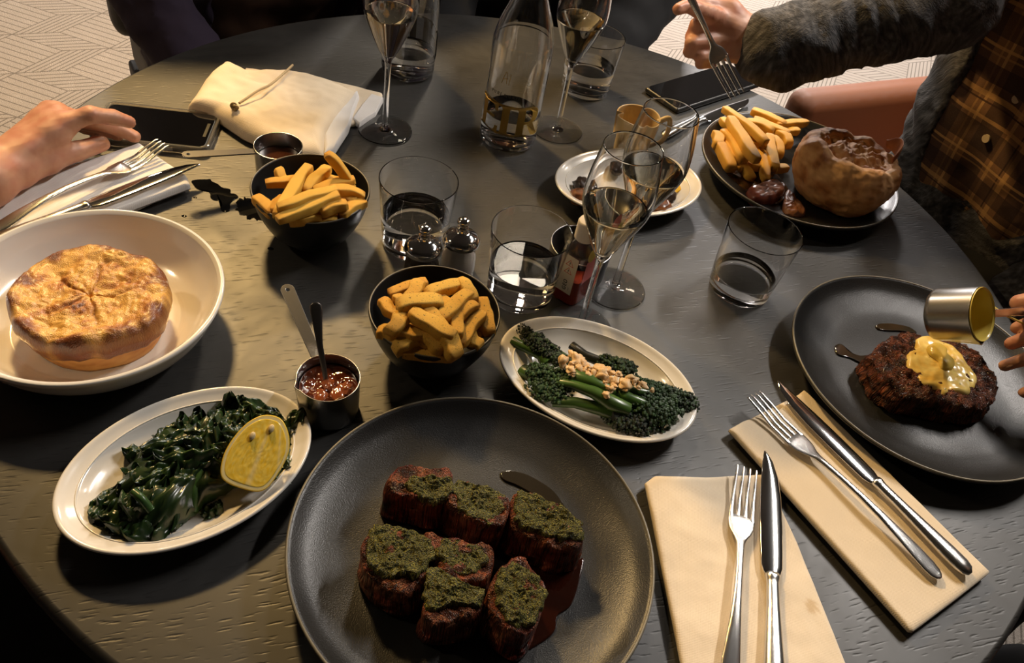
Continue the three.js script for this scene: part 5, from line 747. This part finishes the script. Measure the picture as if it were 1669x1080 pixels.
{ // diner whose hand rests on the napkin
  const W = P(-22, 290, .045), E = V(-.78, .88, -.46); const J = (x, y, h) => P(x, y, h);
  const fg = [[J(102, 203, .066), J(147, 187, .074), J(185, 191, .064), J(211, 199, .054)], [J(96, 192, .062), J(150, 197, .051), J(194, 210, .033), J(219, 223, .024)], [J(90, 186, .056), J(138, 200, .038), J(172, 212, .026), J(192, 220, .021)], [J(82, 184, .050), J(114, 196, .033), J(138, 208, .022), J(152, 214, .019)]];
  const th = [J(28, 280, .040), J(80, 264, .036), J(126, 246, .032), J(165, 234, .029)];
  const bones = [...handBones(W, fg, th), [J(72, 256, .040), J(88, 222, .056), .011, .013, .012]]; const cam = camera.position;
  const f = V(.88, 0, -.47).normalize(), right = V(-f.z, 0, f.x); const nail = (tip, prev, n, w) => { const d = tip.clone().sub(prev).normalize(); return [tip.clone().addScaledVector(d, -.003).addScaledVector(n, .0068), n, d, w]; };
  const wrR = V(-.66, .70, -.16), elR = V(-.86, .80, -.06);
  person('diner in a dark sweater resting a bare hand on the white napkin', { f, chest: V(-.98, 1.04, -.38), pelvis: V(-1.08, .58, -.36), elL: E, wrL: W, elR, wrR, sleeve: .62, cardigan: std([0.02, 0.02, 0.022], 0.9), hands: [{ bones, wrist: W, elbow: E, wide: right, nails: [nail(th[3], th[2], V(0.35, .6, .7).normalize(), .0052)] }, { bones: simpleHand(wrR, f, right, 1), wrist: wrR, elbow: elR, wide: right }] });
  armchair('black upholstered armchair of the diner with the resting hand', -1.14, -.35, face(f), [0.012, 0.012, 0.013]);
}
{ // diner in plaid holding a fork
  const W = P(1243, 82, .165), E = V(.47, .985, -1.14); const J = (x, y, h) => P(x, y, h);
  const fg = [[J(1188, 14, .200), J(1145, 6, .205), J(1122, 8, .212), J(1105, 15, .212)], [J(1187, 40, .186), J(1136, 42, .184), J(1128, 60, .170), J(1146, 66, .162)], [J(1190, 62, .172), J(1128, 70, .168), J(1124, 84, .156), J(1148, 88, .148)], [J(1196, 84, .158), J(1142, 92, .153), J(1142, 103, .142), J(1162, 104, .137)]];
  const th = [J(1212, 44, .180), J(1182, 32, .190), J(1156, 24, .200), J(1132, 14, .212)];
  const f = V(-.84, 0, .54).normalize(), right = V(-f.z, 0, f.x); const wrL = V(.68, .67, -.93), elL = V(.87, .84, -1.02);
  person('diner in grey knit cardigan and brown plaid shirt holding up a fork', { f, chest: V(.70, 1.00, -1.20), pelvis: V(.79, .57, -1.30), elR: E, wrR: W, elL, wrL, sleeve: .93, cardigan: greyKnit, shirt: std([1, 1, 1], 0.9, { map: plaidTex() }), buttons: [.80, .87, .94, 1.01, 1.08], ruck: .6, folds: true, clothCell: .008, hair: [0.05, 0.03, 0.02], hands: [{ bones: handBones(W, fg, th), wrist: W, elbow: E, wide: V(0, 1, 0) }, { bones: simpleHand(wrL, f, right, 1), wrist: wrL, elbow: elL, wide: right }] });
  armchair('tan leather armchair behind the diner in plaid', .84, -1.44, face(f), [0.19, 0.060, 0.020], { rough: 0.45 });
  const a = P(1197, 150, .125), b = P(1110, -30, .245).sub(a).multiplyScalar(1.25).add(a); fork('fork held up in the raised hand of the diner in plaid', a, b, { up: V(-.2, .55, .8).normalize(), bow: 2.2 });
}
{ // diner in purple
  const f = V(.62, 0, .78).normalize(), right = V(-f.z, 0, f.x), C = V(-.545, 1.00, -1.345), Pv = V(-.595, .57, -1.425); const wrR = V(-.56, .66, -1.10), elR = C.clone().addScaledVector(right, .235).setY(.80), wrL = V(-.30, .66, -1.30), elL = C.clone().addScaledVector(right, -.20).setY(.80);
  person('diner in an open dark purple cardigan over a brown top', { f, chest: C, pelvis: Pv, elR, wrR, elL, wrL, cardigan: std([0.014, 0.006, 0.020], 0.9), shirt: std([0.05, 0.022, 0.010], 0.6), ruck: .4, hands: [{ bones: simpleHand(wrR, f, right, 1), wrist: wrR, elbow: elR, wide: right }, { bones: simpleHand(wrL, f, right, -1), wrist: wrL, elbow: elL, wide: right }] });
  armchair('black upholstered chair of the diner in purple', -.63, -1.49, face(f), [0.010, 0.009, 0.011], { armless: true });
}
{ // diner in black with long hair
  const f = V(.02, 0, 1).normalize(), right = V(-f.z, 0, f.x), C = V(-.06, 1.00, -1.58), Pv = V(-.06, .57, -1.66); const wrR = V(-.24, .66, -1.36), elR = C.clone().addScaledVector(right, .20).setY(.80), wrL = V(.02, .66, -1.36), elL = C.clone().addScaledVector(right, -.21).setY(.80);
  person('diner in black with long brown hair at the far side of the table', { f, chest: C, pelvis: Pv, elR, wrR, elL, wrL, cardigan: std([0.008, 0.008, 0.009], 0.9), longHair: .13, hair: [0.20, 0.10, 0.04], hands: [{ bones: simpleHand(wrR, f, right, 1), wrist: wrR, elbow: elR, wide: right }, { bones: simpleHand(wrL, f, right, -1), wrist: wrL, elbow: elL, wide: right }] });
  armchair('black upholstered chair of the long haired diner', -.06, -1.74, 0, [0.010, 0.010, 0.011], { armless: true });
}
{ // diner pouring sauce: only the fingertips reach into the picture
  const W = V(.645, TH + .125, -.655), E = V(.90, .90, -.66); const J = (x, y, h) => P(x, y, h);
  const k = (tip, dx, dy, dz) => { const kn = W.clone().add(V(-.075 + dx, dy, dz)); const m = kn.clone().lerp(tip, .5).add(V(.004, .012, 0)), e = kn.clone().lerp(tip, .78).add(V(.001, .007, 0)); return [kn, m, e, tip]; };
  const tips = [J(1657, 534, .082), J(1647, 560, .070), J(1637, 596, .055), J(1668, 640, .045)];
  const fg = [k(tips[0], 0, .004, -.03), k(tips[1], 0, 0, -.010), k(tips[2], .004, -.008, .012), k(tips[3], .012, -.018, .032)];
  const tt = J(1661, 494, .098); const th = [W.clone().add(V(-.03, .01, -.035)), W.clone().add(V(-.06, .012, -.045)), W.clone().add(V(-.09, .01, -.045)), tt];
  const f = V(-.95, 0, -.30).normalize(), right = V(-f.z, 0, f.x); const wrL = V(.72, .66, -.26), elL = V(.92, .80, -.22);
  const nail = (tip, prev, n, w) => { const d = tip.clone().sub(prev).normalize(); return [tip.clone().addScaledVector(d, -.002).addScaledVector(n, .006), n, d, w]; };
  person('diner in a dark top pouring sauce over the steak', { f, chest: V(1.02, 1.02, -.46), pelvis: V(1.08, .58, -.44), elR: E, wrR: W, elL, wrL, sleeve: .7, cardigan: std([0.015, 0.015, 0.018], 0.9), hands: [{ bones: handBones(W, fg, th, .9), wrist: W, elbow: E, wide: V(0, 0, 1), nails: [nail(tips[1], fg[1][2], V(-.2, .8, .4).normalize(), .0045), nail(tips[2], fg[2][2], V(-.2, .8, .4).normalize(), .0045)] }, { bones: simpleHand(wrL, f, right, 1), wrist: wrL, elbow: elL, wide: right }] });
  armchair('black upholstered armchair of the diner pouring sauce', 1.12, -.43, face(f), [0.012, 0.012, 0.013]);
  // the pan being poured
  const c0 = P(1524, 512, .088), ax = V(1, 0, 0).applyEuler(camera.rotation).multiplyScalar(.74).addScaledVector(camera.position.clone().sub(c0).normalize(), .66).normalize(); const t = thing('sauce_pan', 'tilted steel pan of creamy yellow sauce held over the steak', 'sauce pan', c0, 0, undefined);
  const hd = P(1669, 506, .088).sub(c0.clone().addScaledVector(ax, .044)).normalize(); const hx = hd.clone().addScaledVector(ax, -hd.dot(ax)).normalize(); const hz = hx.clone().cross(ax);
  const Q = new THREE.Quaternion().setFromRotationMatrix(new THREE.Matrix4().makeBasis(hx, ax, hz)); t.quaternion.copy(Q);
  mesh('cup', spouted(panBody, Math.PI / 2), M.panSteel, t); 
  const cream = phys([0.66, 0.50, 0.10], 0.25);
  mesh('sauce', lathe(smoothProfile([[0, 0.006], [0.024, 0.0065], [0.0262, 0.012], [0.0266, 0.044], [0.0272, 0.0464], [0.0262, 0.046], [0.0252, 0.042], [0.0248, 0.014], [0.020, 0.009], [0, 0.0085]], 50), 64), cream, t);
  const s0 = c0.clone().addScaledVector(ax, .044).addScaledVector(hx, .027), s1 = P(1690, 506, .098); const inv = p => p.clone().sub(c0).applyQuaternion(Q.clone().invert());
  mesh('handle', loft([s0, s0.clone().lerp(s1, .3), s0.clone().lerp(s1, 1.1)].map((p, i) => ({ p: inv(p), w: [.010, .010, .012][i], t: .0016, up: inv(c0.clone().add(V(0, .3, 1))).normalize() })), { n: 12, pow: 3 }), M.steel, t);
  const sp = [[1572, 484, .106], [1598, 486, .108], [1616, 500, .106], [1640, 514, .1], [1668, 527, .092]].map(a => inv(P(...a))); mesh('sauce_strand', loft(sp.map((p, i) => ({ p, w: [.005, .008, .005, .0026, .002][i], t: [.003, .004, .004, .0024, .002][i] })), { n: 10 }), cream, t);
}
armchair('black upholstered armchair at the near side of the table', -.39, -.19, Math.atan2(.55, -.83), [0.012, 0.012, 0.013]);
renderer.render(scene, camera);
